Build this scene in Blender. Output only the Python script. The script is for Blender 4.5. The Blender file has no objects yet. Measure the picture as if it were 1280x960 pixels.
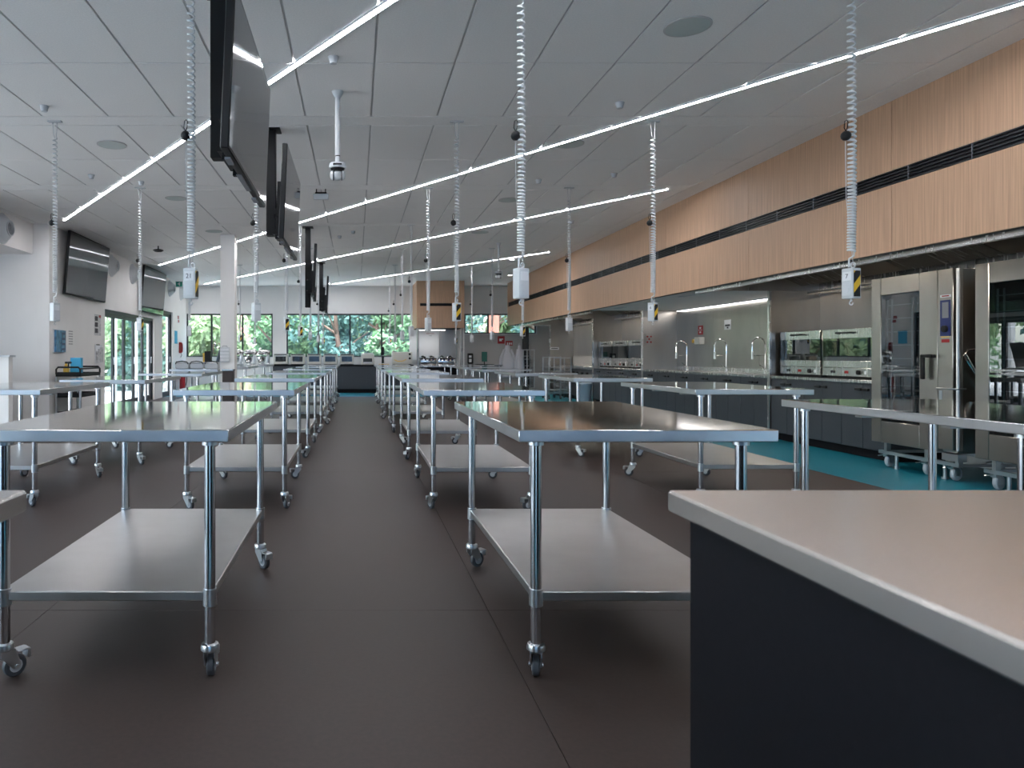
import bpy, bmesh, math, random
from mathutils import Vector, Matrix
random.seed(7)
R = math.radians
SC = bpy.context.scene
COL = SC.collection

# ------------------------------------------------------------------ camera
F, VX, VY, H = 895.0, 445.0, 444.0, 1.158      # focal length in px, vanishing point, eye height
cam = bpy.data.cameras.new('camera'); camo = bpy.data.objects.new('camera', cam); COL.objects.link(camo)
cam.sensor_width = 36; cam.lens = F / 1280 * 36
cam.shift_x = (640 - VX) / 1280; cam.shift_y = -(480 - VY) / 1280
cam.clip_start = .05; cam.clip_end = 300
camo.location = (0, 0, H); camo.rotation_euler = (R(90), 0, 0)
cam.dof.use_dof = True; cam.dof.focus_distance = 5.0; cam.dof.aperture_fstop = 7.0
SC.camera = camo
SC.view_settings.view_transform = 'Standard'; SC.view_settings.look = 'None'
SC.view_settings.gamma = 1; SC.view_settings.exposure = 1.36
SC.view_settings.use_curve_mapping = False

# ------------------------------------------------------------------ sky
W = bpy.data.worlds.new('sky'); SC.world = W; W.use_nodes = True
nt = W.node_tree; nt.nodes.clear()
sky = nt.nodes.new('ShaderNodeTexSky'); sky.sky_type = 'NISHITA'; sky.sun_disc = False
sky.sun_elevation = R(48); sky.sun_rotation = R(200); sky.air_density = 1.0; sky.dust_density = 2.0
mixc = nt.nodes.new('ShaderNodeMixRGB'); mixc.inputs[0].default_value = .18
mixc.inputs[2].default_value = (6.5, 7.2, 8.0, 1)
bg = nt.nodes.new('ShaderNodeBackground'); bg.inputs[1].default_value = .50
out = nt.nodes.new('ShaderNodeOutputWorld')
nt.links.new(sky.outputs[0], mixc.inputs[1]); nt.links.new(mixc.outputs[0], bg.inputs[0])
nt.links.new(bg.outputs[0], out.inputs[0])
LED_POWER = 23.0          # radiance of the ceiling LED strips

sun = bpy.data.lights.new('sun', 'SUN'); sun.energy = 4.6; sun.angle = R(1.5); sun.color = (1, .98, .95)
suno = bpy.data.objects.new('sun', sun); COL.objects.link(suno)
suno.rotation_euler = Vector((-.20, -.10, -.97)).to_track_quat('-Z', 'Y').to_euler(); suno.location = (20, 0, 40)
def portal(name, loc, rot, sx, sy):
    l = bpy.data.lights.new(name, 'AREA'); l.shape = 'RECTANGLE'; l.size = sx; l.size_y = sy
    l.cycles.is_portal = True
    o = bpy.data.objects.new(name, l); COL.objects.link(o); o.location = loc; o.rotation_euler = rot
portal('daylight_portal_far', (-1.7, 22.85, 1.8), (R(-90), 0, 0), 7.4, 1.5)
portal('daylight_portal_near', (0, -4.75, 1.5), (R(90), 0, 0), 13.4, 2.9)
portal('daylight_portal_side', (-8.25, 2.4, 1.5), (R(90), 0, R(-90)), 12.8, 2.9)
portal('daylight_portal_doors', (-5.62, 17.6, 1.15), (R(90), 0, R(-90)), 6.6, 2.3)

CEIL = 3.34
BACK = 22.6
NEAR = -4.5
# ------------------------------------------------------------------ helpers
def PX(px, Y): return (px - VX) * Y / F
def PZ(py, Y): return H - (py - VY) * Y / F

class MB:
    def __init__(s): s.v = []; s.f = []
    def add(s, vs, fs, M=None):
        b = len(s.v)
        s.v += [tuple(M @ Vector(p)) for p in vs] if M else [tuple(p) for p in vs]
        s.f += [tuple(i + b for i in f) for f in fs]
        return s
    def box(s, x0, x1, y0, y1, z0, z1, bev=0, M=None, seg=1):
        x0, x1 = sorted((x0, x1)); y0, y1 = sorted((y0, y1)); z0, z1 = sorted((z0, z1))
        if bev > 0:
            bm = bmesh.new(); bmesh.ops.create_cube(bm, size=1)
            for v in bm.verts:
                v.co = Vector(((x0 + x1) / 2 + v.co.x * (x1 - x0), (y0 + y1) / 2 + v.co.y * (y1 - y0), (z0 + z1) / 2 + v.co.z * (z1 - z0)))
            bmesh.ops.bevel(bm, geom=list(bm.edges), offset=bev, segments=seg, affect='EDGES', profile=.5)
            bm.verts.index_update()
            vs = [v.co.copy() for v in bm.verts]; fs = [[v.index for v in f.verts] for f in bm.faces]; bm.free()
            return s.add(vs, fs, M)
        vs = [(x0,y0,z0),(x1,y0,z0),(x1,y1,z0),(x0,y1,z0),(x0,y0,z1),(x1,y0,z1),(x1,y1,z1),(x0,y1,z1)]
        return s.add(vs, [(0,3,2,1),(4,5,6,7),(0,1,5,4),(1,2,6,5),(2,3,7,6),(3,0,4,7)], M)
    def cyl(s, p0, p1, r0, r1=None, n=16, caps=True):
        if r1 is None: r1 = r0
        p0, p1 = Vector(p0), Vector(p1); d = (p1 - p0).normalized()
        u = d.orthogonal().normalized(); w = d.cross(u)
        vs = []; fs = []
        for p, r in ((p0, r0), (p1, r1)):
            for k in range(n):
                a = 2 * math.pi * k / n; vs.append(p + r * (math.cos(a) * u + math.sin(a) * w))
        for k in range(n): fs.append((k, (k + 1) % n, n + (k + 1) % n, n + k))
        if caps: fs += [tuple(range(n - 1, -1, -1)), tuple(range(n, 2 * n))]
        return s.add(vs, fs)
    def tube(s, pts, r, n=8, caps=True):
        pts = [Vector(p) for p in pts]; m = len(pts); vs = []; fs = []; u = None
        for i, p in enumerate(pts):
            d = (pts[min(i + 1, m - 1)] - pts[max(i - 1, 0)])
            d = d.normalized() if d.length > 1e-9 else Vector((0, 0, 1))
            if u is None: u = d.orthogonal().normalized()
            else:
                u = (u - d * u.dot(d)); u = u.normalized() if u.length > 1e-6 else d.orthogonal().normalized()
            w = d.cross(u)
            for k in range(n):
                a = 2 * math.pi * k / n; vs.append(p + r * (math.cos(a) * u + math.sin(a) * w))
        for i in range(m - 1):
            for k in range(n): fs.append((i*n+k, i*n+(k+1)%n, (i+1)*n+(k+1)%n, (i+1)*n+k))
        if caps: fs += [tuple(range(n - 1, -1, -1)), tuple(range((m-1)*n, m*n))]
        return s.add(vs, fs)
    def lathe(s, prof, n=20, M=None, caps=True):          # prof: (r, z) pairs, revolved about local z
        vs = []; fs = []; m = len(prof)
        for r, z in prof:
            for k in range(n):
                a = 2 * math.pi * k / n; vs.append((r * math.cos(a), r * math.sin(a), z))
        for i in range(m - 1):
            for k in range(n): fs.append((i*n+k, i*n+(k+1)%n, (i+1)*n+(k+1)%n, (i+1)*n+k))
        if caps and prof[0][0] > 1e-5: fs.append(tuple(range(n - 1, -1, -1)))
        if caps and prof[-1][0] > 1e-5: fs.append(tuple(range((m-1)*n, m*n)))
        return s.add(vs, fs, M)
    def prism(s, poly, axis, a, b):            # poly in the two other axes, extruded along axis
        n = len(poly); vs = []
        for t in (a, b):
            for p, q in poly:
                vs.append({'x': (t, p, q), 'y': (p, t, q), 'z': (p, q, t)}[axis])
        fs = [(k, (k+1) % n, n+(k+1) % n, n+k) for k in range(n)] + [tuple(range(n-1, -1, -1)), tuple(range(n, 2*n))]
        return s.add(vs, fs)
    def mesh(s, name):
        me = bpy.data.meshes.new(name); me.from_pydata(s.v, [], s.f); me.validate()
        bm = bmesh.new(); bm.from_mesh(me); bmesh.ops.recalc_face_normals(bm, faces=bm.faces); bm.to_mesh(me); bm.free()
        for p in me.polygons: p.use_smooth = True
        me.set_sharp_from_angle(angle=R(38))
        return me
    def build(s, name, mat, parent=None, loc=(0,0,0), rz=0, rot=None):
        me = s.mesh(name); me.materials.append(mat)
        o = bpy.data.objects.new(name, me); COL.objects.link(o)
        o.location = loc; o.rotation_euler = rot if rot else (0, 0, rz)
        if parent: o.parent = parent
        return o

def tag(o, label, cat, group=None, kind=None):
    o['label'] = label; o['category'] = cat
    if group: o['group'] = group
    if kind: o['kind'] = kind
    return o
def struct(o): o['kind'] = 'structure'; return o
def thing(name, label, cat, loc=(0,0,0), rz=0, group=None):
    o = bpy.data.objects.new(name, None); COL.objects.link(o); o.empty_display_size = .1
    o.location = loc; o.rotation_euler = (0, 0, rz)
    return tag(o, label, cat, group)
def copy_tree(o, parent=None):
    c = o.copy(); COL.objects.link(c)
    if parent: c.parent = parent
    for ch in list(o.children): copy_tree(ch, c)
    return c
def text(body, size, mat, parent, loc, rot, name='lettering', ext=.0006):
    cu = bpy.data.curves.new('tmp', 'FONT'); cu.body = body; cu.size = size; cu.align_x = 'CENTER'; cu.align_y = 'CENTER'
    cu.extrude = ext; cu.resolution_u = 3
    t = bpy.data.objects.new('tmp', cu); COL.objects.link(t)
    dg = bpy.context.evaluated_depsgraph_get(); dg.update()
    me = bpy.data.meshes.new_from_object(t.evaluated_get(dg)); bpy.data.objects.remove(t); bpy.data.curves.remove(cu)
    me.name = name; me.materials.clear(); me.materials.append(mat)
    o = bpy.data.objects.new(name, me); COL.objects.link(o); o.location = loc; o.rotation_euler = rot; o.parent = parent
    return o

# ------------------------------------------------------------------ materials
def mat(name, base, rough=.5, metal=0., var=0., vscale=(5,5,5), bump=0., bscale=(5,5,5), rvar=0., spec=None, emit=None, estr=0, bdist=.01):
    m = bpy.data.materials.new(name); m.use_nodes = True; n = m.node_tree; b = n.nodes['Principled BSDF']
    b.inputs['Base Color'].default_value = (*base, 1); b.inputs['Roughness'].default_value = rough; b.inputs['Metallic'].default_value = metal
    if spec is not None: b.inputs['Specular IOR Level'].default_value = spec
    if emit: b.inputs['Emission Color'].default_value = (*emit, 1); b.inputs['Emission Strength'].default_value = estr
    tc = n.nodes.new('ShaderNodeTexCoord')
    def noise(sc, detail=4):
        mp = n.nodes.new('ShaderNodeMapping'); mp.inputs['Scale'].default_value = sc
        nz = n.nodes.new('ShaderNodeTexNoise'); nz.inputs['Scale'].default_value = 1; nz.inputs['Detail'].default_value = detail
        n.links.new(tc.outputs['Object'], mp.inputs[0]); n.links.new(mp.outputs[0], nz.inputs['Vector']); return nz
    nz = noise(vscale)
    if var > 0:
        r = n.nodes.new('ShaderNodeValToRGB')
        r.color_ramp.elements[0].position = .3; r.color_ramp.elements[1].position = .7
        r.color_ramp.elements[0].color = (*[max(0, c * (1 - var)) for c in base], 1)
        r.color_ramp.elements[1].color = (*[min(1, c * (1 + var)) for c in base], 1)
        n.links.new(nz.outputs['Fac'], r.inputs[0]); n.links.new(r.outputs[0], b.inputs['Base Color'])
    if rvar > 0:
        mr = n.nodes.new('ShaderNodeMapRange'); mr.inputs['To Min'].default_value = max(.02, rough - rvar); mr.inputs['To Max'].default_value = rough + rvar
        n.links.new(nz.outputs['Fac'], mr.inputs['Value']); n.links.new(mr.outputs[0], b.inputs['Roughness'])
    if bump > 0:
        bn = noise(bscale, 2); bp = n.nodes.new('ShaderNodeBump'); bp.inputs['Strength'].default_value = bump; bp.inputs['Distance'].default_value = bdist
        n.links.new(bn.outputs['Fac'], bp.inputs['Height']); n.links.new(bp.outputs[0], b.inputs['Normal'])
    return m
def glassmat(name, tint=(1,1,1), refl=.12, rough=.0):
    m = bpy.data.materials.new(name); m.use_nodes = True; n = m.node_tree; n.nodes.clear()
    o = n.nodes.new('ShaderNodeOutputMaterial'); mx = n.nodes.new('ShaderNodeMixShader')
    t = n.nodes.new('ShaderNodeBsdfTransparent'); t.inputs[0].default_value = (*tint, 1)
    g = n.nodes.new('ShaderNodeBsdfGlossy'); g.inputs['Roughness'].default_value = rough
    lw = n.nodes.new('ShaderNodeLayerWeight'); lw.inputs[0].default_value = .25
    ad = n.nodes.new('ShaderNodeMath'); ad.operation = 'ADD'; ad.inputs[1].default_value = refl; ad.use_clamp = True
    ge = n.nodes.new('ShaderNodeNewGeometry'); inv = n.nodes.new('ShaderNodeMath'); inv.operation = 'SUBTRACT'; inv.inputs[0].default_value = 1
    mu = n.nodes.new('ShaderNodeMath'); mu.operation = 'MULTIPLY'      # reflect on the entering face only, a thin pane does not trap light
    n.links.new(ge.outputs['Backfacing'], inv.inputs[1]); n.links.new(lw.outputs['Fresnel'], ad.inputs[0])
    n.links.new(ad.outputs[0], mu.inputs[0]); n.links.new(inv.outputs[0], mu.inputs[1]); n.links.new(mu.outputs[0], mx.inputs[0])
    n.links.new(t.outputs[0], mx.inputs[1]); n.links.new(g.outputs[0], mx.inputs[2]); n.links.new(mx.outputs[0], o.inputs[0])
    return m
M = {}
M['top'] = mat('polished_steel', (.66,.645,.63), .07, 1, rvar=.03, vscale=(3,3,3), bump=.012, bscale=(1.6,1.2,2), bdist=.02)
M['steel'] = mat('brushed_steel', (.60,.59,.58), .26, 1, var=.05, vscale=(4,40,4), rvar=.06)
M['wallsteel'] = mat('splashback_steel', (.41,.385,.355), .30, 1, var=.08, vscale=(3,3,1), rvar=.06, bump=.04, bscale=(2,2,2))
M['leg'] = mat('tube_steel', (.62,.61,.62), .16, 1)
M['edge'] = mat('folded_steel_edge', (.68,.68,.69), .34, 1, var=.06, vscale=(8,8,20), rvar=.06)
M['shelf'] = mat('shelf_steel', (.50,.49,.48), .36, 1, var=.06, vscale=(6,6,6), rvar=.06)
M['zinc'] = mat('zinc_plate', (.62,.64,.66), .28, 1)
M['chrome'] = mat('chrome', (.75,.75,.76), .06, 1)
M['counter_top'] = mat('counter_steel', (.82,.79,.76), .27, 1)
M['tyre'] = mat('grey_rubber', (.05,.055,.065), .5)
M['hub'] = mat('hub_plastic', (.55,.58,.62), .4)
M['floor'] = mat('brown_vinyl', (.056,.040,.035), .50, 0, var=.14, vscale=(55,55,55), rvar=.05, bump=.10, bscale=(160,160,160), bdist=.002, spec=.3)
M['seam'] = mat('floor_seam', (.03,.025,.024), .6)
M['teal'] = mat('teal_vinyl', (.002,.165,.23), .40, 0, var=.08, vscale=(40,40,40))
M['tile'] = mat('ceiling_tile', (.88,.875,.86), .85, 0, var=.04, vscale=(90,90,90), bump=.15, bscale=(200,200,200), bdist=.002)
M['grid'] = mat('ceiling_grid', (.55,.55,.55), .6)
M['wall'] = mat('wall_paint', (.84,.82,.80), .7, 0, var=.02, vscale=(2,2,2))
M['greywall'] = mat('grey_panel', (.40,.39,.39), .55, 0, var=.03, vscale=(2,2,2))
M['wood'] = mat('oak_veneer', (.55,.345,.22), .5, 0, var=.16, vscale=(70,70,1.6), rvar=.05)
M['groove'] = mat('panel_joint', (.12,.07,.045), .8)
M['black'] = mat('black_metal', (.010,.010,.011), .5, spec=.2)
M['blackp'] = mat('black_plastic', (.015,.015,.016), .42, spec=.25)
M['frame'] = mat('dark_aluminium', (.022,.026,.032), .4)
M['screen'] = mat('screen_glass', (.012,.012,.013), .055, spec=.9, bump=.02, bscale=(3,3,3), bdist=.01)
M['white'] = mat('white_plastic', (.58,.60,.62), .4)
M['cord'] = mat('cord_white', (.66,.67,.68), .45)
M['offwhite'] = mat('off_white_enamel', (.62,.60,.55), .35)
M['hazy'] = mat('hazard_yellow', (.85,.52,.03), .45)
M['red'] = mat('signal_red', (.34,.012,.016), .45)
M['green'] = mat('sign_green', (.02,.35,.25), .5)
M['dkgreen'] = mat('dark_green_plastic', (.01,.12,.10), .5)
M['cyan'] = mat('cyan_card', (.06,.42,.68), .6)
M['navy'] = mat('navy_panel', (.01,.02,.12), .3)
M['bluepic'] = mat('blue_print', (.06,.17,.30), .3, var=.9, vscale=(9,14,9))
M['print'] = mat('grey_print', (.55,.55,.55), .6, var=.35, vscale=(14,22,22))
M['paper'] = mat('paper', (.75,.76,.78), .7)
M['ink'] = mat('ink', (.06,.06,.07), .7)
M['lam'] = mat('charcoal_laminate', (.013,.012,.014), .65, 0, var=.05, vscale=(60,60,60), spec=.06)
M['door_lam'] = mat('slate_laminate', (.045,.050,.060), .40, 0, var=.05, vscale=(30,30,30))
M['brown'] = mat('brown_cladding', (.055,.042,.040), .6)
M['coat'] = mat('coat_cloth', (.60,.59,.65), .85, bump=.2, bscale=(40,40,10), bdist=.004)
M['amber'] = mat('amber_plastic', (.75,.45,.06), .4)
M['binblue'] = mat('grey_blue_plastic', (.22,.28,.36), .45)
M['speaker'] = mat('speaker_mesh', (.54,.60,.58), .7)
M['grille'] = mat('diffuser_core', (.22,.23,.25), .6)
M['dark'] = mat('oven_cavity', (.03,.035,.038), .35)
M['glass'] = glassmat('window_glass', (.96,.985,.98), .02)
M['ovenglass'] = glassmat('oven_glass', (.42,.50,.52), .15)
M['led'] = mat('led_diffuser', (.9,.9,.9), .5, emit=(.97,.96,1.0), estr=LED_POWER)
M['leddim'] = mat('task_led', (.9,.9,.9), .5, emit=(1.0,.97,.95), estr=6)
M['hoodlamp'] = mat('hood_lamp_lens', (.9,.9,.9), .5, emit=(1, .92, .80), estr=24)
M['downlight'] = mat('downlight_lens', (.9,.9,.9), .5, emit=(1, .97, .93), estr=9)
M['bark'] = mat('bark', (.19,.13,.10), .9, var=.3, vscale=(6,6,1.5))
M['redbark'] = mat('red_bark', (.42,.17,.12), .8, var=.3, vscale=(4,4,1))
M['leaf'] = mat('leaf_green', (.17,.31,.16), .6, var=.55, vscale=(.9,.9,.9))
M['leaf2'] = mat('leaf_bluegreen', (.11,.23,.20), .6, var=.5, vscale=(1.1,1.1,1.1))
M['leaf3'] = mat('leaf_yellowgreen', (.27,.38,.20), .6, var=.45, vscale=(.9,.9,.9))
M['paving'] = mat('pale_paving', (.58,.58,.57), .8, var=.1, vscale=(1,1,1))
M['asphalt'] = mat('asphalt', (.10,.105,.115), .8, var=.1, vscale=(1,1,1))
M['cladding'] = mat('blue_grey_cladding', (.24,.35,.48), .7, var=.06, vscale=(8,1,1))
M['roof'] = mat('roof_tile', (.42,.16,.13), .8, var=.15, vscale=(3,3,8))
M['render'] = mat('house_render', (.62,.58,.54), .8)

# ================================================================== the room
XW = 6.44          # kitchen splash wall
XB = 4.60          # face of the wood bulkhead
SOF = 2.05         # soffit height
# --- floor: sheets of brown vinyl with welded seams, teal along the cook line and the window wall
fb = MB().box(-5.65, 7, NEAR, BACK + .25, -.14, -.02).box(-8, -5.65, NEAR, 12.1, -.14, -.02).build('floor', M['seam']); struct(fb)
ys = [1.45, 3.25, 7.1, 10.95, 14.8, 20.0]
xs = [-8, -5.4, -3.4, -1.4, .6, 2.6, XB]
for i in range(len(xs) - 1):
    for j in range(len(ys) - 1):
        g = .0012
        MB().box((-5.65 if i == 0 and ys[j] > 10 else xs[i]) + g, xs[i+1] - g, ys[j] + g, ys[j+1] - g, -.02, 0).build('vinyl_sheet', M['floor'], fb)
MB().box(XB + .001, 7, NEAR, BACK + .2, -.02, 0).build('teal_sheet', M['teal'], fb)
MB().box(-5.65, XB - .001, 20.001, BACK + .2, -.02, 0).build('teal_sheet', M['teal'], fb)
MB().box(-8, XB - .001, NEAR, 1.449, -.02, 0).build('teal_sheet', M['teal'], fb)  # unseen near end, teal added for the blue reflections on bench edges

# --- ceiling: a slab with 600 x 1200 tiles between flat strips
cb = MB().box(-5.65, 7, NEAR, BACK + .25, CEIL + .012, CEIL + .2).box(-8, -5.65, NEAR, 12.1, CEIL + .012, CEIL + .2).build('ceiling', M['grid']); struct(cb)
tile = MB().box(-.2920, .2920, -.5940, .5940, 0, .0125, .002).mesh('ceiling_tile'); tile.materials.append(M['tile'])
tx = [.139 + .6 * k for k in range(-9, 7)]
def add_tile(x, y):
    o = bpy.data.objects.new('ceiling_tile', tile); COL.objects.link(o); o.location = (x + .3, y + .6, CEIL); o.parent = cb
for k in range(-3, 5):
    y0 = 6.80 + 2.65 * k
    for row in range(2):
        for x in tx: add_tile(x, y0 + 1.2 * row)
for k in range(-3, 6):
    y0 = 6.55 + 2.65 * k
    MB().box(-5.26, 4.339, y0 + .006, y0 + .244, CEIL, CEIL + .0125).build('ceiling_strip', M['tile'], cb)
MB().box(4.345, 7, NEAR, BACK, CEIL, CEIL + .0125).build('plaster_margin', M['tile'], cb)
MB().box(-8, -5.266, NEAR, 11.9, CEIL, CEIL + .0125).box(-5.6, -5.266, 11.9, BACK, CEIL, CEIL + .0125).build('plaster_margin', M['tile'], cb)
MB().box(-5.26, 4.339, 6.55 + 2.65*5 + .25, BACK, CEIL, CEIL + .0125).build('plaster_margin', M['tile'], cb)
MB().box(-5.26, 4.339, NEAR, 6.55 - 2.65*3, CEIL, CEIL + .0125).build('plaster_margin', M['tile'], cb)

# --- window wall at the far end
def wallboxes(name, boxes, m):
    b = MB()
    for q in boxes: b.box(*q)
    return struct(b.build(name, m))
WZ0, WZ1 = 1.11, 2.47
wallboxes('wall_back', [(-5.6, 7, BACK, BACK + .2, WZ1, CEIL), (-5.6, -5.36, BACK, BACK+.2, 0, WZ1), (-5.36, -2.63, BACK, BACK+.2, 0, WZ0),
    (-2.63, -2.2, BACK, BACK+.2, 0, WZ1), (-2.2, 1.82, BACK, BACK+.2, 0, WZ0), (1.82, 3.42, BACK, BACK+.2, 0, WZ1)], M['wall'])
wallboxes('wall_service', [(3.42, 5.7, BACK, BACK+.2, 0, 1.84), (5.7, 7, BACK, BACK+.2, 0, WZ1)], M['greywall'])
def window(name, x0, x1, z0, z1, mull, y=BACK + .06):
    b = MB(); t = .045
    b.box(x0, x1, y, y+.06, z1 - t, z1).box(x0, x1, y, y+.06, z0, z0 + t * .7)
    b.box(x0, x0 + t, y, y+.06, z0 + t*.7, z1 - t).box(x1 - t, x1, y, y+.06, z0 + t*.7, z1 - t)
    for m_ in mull: b.box(m_ - t*.55, m_ + t*.55, y, y+.06, z0 + t*.7, z1 - t)
    w = struct(b.build(name, M['frame']))
    e = [x0 + t] + [q for m_ in mull for q in (m_ - t*.55, m_ + t*.55)] + [x1 - t]
    for i in range(0, len(e), 2): MB().box(e[i], e[i+1], y+.025, y+.033, z0 + t*.7, z1 - t).build('pane', M['glass'], w)
    MB().box(x0, x1, BACK - .012, y, z0 - .02, z0).build('window_sill', M['white'], w)
    return w
window('window_1', -5.36, -2.63, WZ0, WZ1, [-4.57, -3.59])
window('window_2', -2.2, 1.82, WZ0, WZ1, [-1.19, -.19, .81])
window('window_3', 3.42, 5.7, 1.84, WZ1, [4.18])

# --- wall of glass doors (a degree off the bench rows)
LR = math.atan(.025)
def lw(s, off, z=0):
    c, sn = math.cos(LR), math.sin(LR)
    return (-5.1 + off * c - s * sn, 11.9 + off * sn + s * c, z)
lwl = 10.72
D1, D2 = (2.84, 6.80, 2.115), (7.66, 8.9, 2.40)
b = MB()
for q in [(-.2, 0, 0, D1[0], 0, CEIL), (-.2, 0, D1[1], D2[0], 0, CEIL), (-.2, 0, D2[1], lwl + .3, 0, CEIL), (-.2, 0, D1[0], D1[1], D1[2], CEIL), (-.2, 0, D2[0], D2[1], D2[2], CEIL)]: b.box(*q)
struct(b.build('wall_left', M['wall'], loc=lw(0, 0), rz=LR))
struct(MB().box(-8, -5.1, 11.9, 12.1, 0, CEIL).build('wall_return', M['wall']))
struct(MB().box(-8, -5.37, 9.2, 11.9, 2.84, CEIL).build('trim_1', M['wall']))       # boxed duct
def bifold(name, s0, s1, top, n):
    d = MB(); t = .05
    d.box(-.14, -.04, s0, s0 + t, 0, top).box(-.14, -.04, s1 - t, s1, 0, top).box(-.14, -.04, s0 + t, s1 - t, top - .07, top).box(-.14, -.04, s0 + t, s1 - t, 0, .015)
    dr = struct(d.build(name, M['frame'], loc=lw(0, 0), rz=LR))
    w = (s1 - s0 - 2 * t) / n
    for i in range(n):
        a = s0 + t + i * w + .004; e = a + w - .008; fr = .065
        f = MB().box(-.115, -.07, a, a+fr, .02, top-.075).box(-.115, -.07, e-fr, e, .02, top-.075).box(-.115, -.07, a+fr, e-fr, .02, .13).box(-.115, -.07, a+fr, e-fr, top-.15, top-.075)
        leaf = f.build('door_leaf', M['frame'], dr)
        MB().box(-.096, -.088, a+fr, e-fr, .13, top-.15).build('pane', M['glass'], leaf)
        if i % 2 == 0: MB().box(-.07, -.045, e-.045, e-.02, .95, 1.12, .006).build('door_handle', M['zinc'], leaf)
    return dr
bifold('door_1', *D1, 5)
bifold('door_2', *D2, 1)
# --- kitchen side
struct(MB().box(XW, XW + .2, NEAR, BACK + .2, 0, CEIL).build('wall_right', M['wall']))
# --- wall behind the photographer and the near side wall, unseen, glazing added for daylight
wallboxes('wall_front', [(-8, 7, NEAR-.2, NEAR, 3.0, CEIL), (-8, -7, NEAR-.2, NEAR, 0, 3.0), (6.2, 7, NEAR-.2, NEAR, 0, 3.0), (-7, 6.2, NEAR-.2, NEAR, 0, .06)], M['wall'])
b = MB()
for k in range(12): x = -7 + 1.2 * k; b.box(max(-7, x - .03), min(6.2, x + .03), NEAR-.12, NEAR-.06, .06, 3.0)
w4 = struct(b.build('added_glazing_near', M['frame']))
for k in range(11): MB().box(-6.97 + 1.2*k, -5.83 + 1.2*k, NEAR-.094, NEAR-.086, .06, 3.0).build('pane', M['glass'], w4)
wallboxes('wall_side', [(-8.2, -8, NEAR, 12.1, 3.0, CEIL), (-8.2, -8, 8.9, 12.1, 0, 3.0), (-8.2, -8, NEAR, -4.2, 0, 3.0), (-8.2, -8, -4.2, 8.9, 0, .06)], M['wall'])
b = MB()
for k in range(12): y = -4.2 + 1.19 * k; b.box(-8.14, -8.08, max(-4.2, y - .03), min(8.9, y + .03), .06, 3.0)
w5 = struct(b.build('added_glazing_side', M['frame']))
for k in range(11): MB().box(-8.114, -8.106, -4.17 + 1.19*k, -3.04 + 1.19*k, .06, 3.0).build('pane', M['glass'], w5)

# --- wood bulkhead above the cook line
bk = MB().box(XB + .03, XB + .09, NEAR, 21.7, SOF, CEIL).build('bulkhead', M['black']); struct(bk)
edges = [NEAR, -1.5, 1.4, 3.9, 6.15, 8.4, 10.65, 12.9, 15.15, 17.4, 19.65, 21.7]
for i in range(len(edges) - 1):
    a, e = edges[i] + .0025, edges[i+1] - .0025
    MB().box(XB, XB + .03, a, e, SOF, 2.62).build('veneer_panel', M['wood'], bk)
    MB().box(XB, XB + .03, a, e, 2.745, CEIL).build('veneer_panel', M['wood'], bk)
for k in range(5):
    z = 2.628 + k * .0272
    MB().box(XB + .004, XB + .03, NEAR, 21.7, z, z + .008).build('grille_slat', M['frame'], bk)
for y in [5.35 + .62 * k for k in range(0, 26)]:
    MB().box(XB + .003, XB + .012, y, y + .006, 2.62, 2.745).build('grille_joiner', M['grille'], bk)
MB().box(XB, 6.4, 21.7, 21.75, SOF, CEIL).build('veneer_panel', M['wood'], bk)
# soffit over the sinks and hood edge trims
struct(MB().box(XB + .09, XW, 9.98, 14.3, SOF, SOF + .03).build('soffit', M['wall']))
struct(MB().box(XB + .09, XW, NEAR, 4.2, SOF, SOF + .03).build('trim_2', M['wall']))
struct(MB().box(XB + .09, XW, 21.2, 21.7, SOF, SOF + .03).build('trim_3', M['wall']))
# --- white column
cx = -2.32; cy = 12.92
struct(MB().box(cx-.13, cx+.13, cy, cy+.26, 0, CEIL, .006).build('column', M['wall']))
# --- chimney bulkhead on the window wall, clad in wood
ch = struct(MB().box(1.80, 3.16, 21.03, BACK, 1.956, CEIL).build('trim_4', M['black']))
MB().box(1.78, 3.18, 21.0, 21.03, 1.956, 2.60).build('veneer_panel', M['wood'], ch)
MB().box(1.78, 3.18, 21.0, 21.03, 2.685, CEIL).build('veneer_panel', M['wood'], ch)
MB().box(1.78, 1.88, 21.0, 21.03, 2.602, 2.683).build('veneer_panel', M['wood'], ch)
MB().box(2.82, 3.18, 21.0, 21.03, 2.602, 2.683).build('veneer_panel', M['wood'], ch)
MB().box(1.78, 1.80, 21.03, BACK, 1.956, CEIL).build('veneer_panel', M['wood'], ch)
MB().box(3.16, 3.18, 21.03, BACK, 1.956, CEIL).build('veneer_panel', M['wood'], ch)

# ================================================================== light strips
ORD = ['first', 'second', 'third', 'fourth', 'fifth', 'sixth', 'seventh', 'eighth']
dirx, diry = .569, -.822
def led(p0, p1, label):
    p0, p1 = Vector((*p0, 0)), Vector((*p1, 0)); L = (p1 - p0).length; a = math.atan2(p1.y - p0.y, p1.x - p0.x)
    t = thing('led_strip_light', label, 'light', ((p0.x+p1.x)/2, (p0.y+p1.y)/2, CEIL), a, 'diagonal ceiling light strips')
    MB().box(-L/2 - .01, L/2 + .01, -.030, -.021, -.014, -.001).box(-L/2 - .01, L/2 + .01, .021, .030, -.014, -.001).build('housing', M['white'], t)
    MB().box(-L/2, L/2, -.021, .021, -.010, -.002).build('diffuser', M['led'], t)
led((-.73, 21.9), (4.06, 15.1), 'diagonal LED ceiling strip, first from the window wall, ending at the wood bulkhead')
led((-4.65, 21.9), (4.07, 9.38), 'diagonal LED ceiling strip, second from the window wall')
led((-4.75, 17.27), (4.15, 4.36), 'diagonal LED ceiling strip, third from the window wall, passing above the white column')
led((-4.71, 11.54), (4.1, -1.25), 'diagonal LED ceiling strip, fourth from the window wall, ending beside the wall television')
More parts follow.
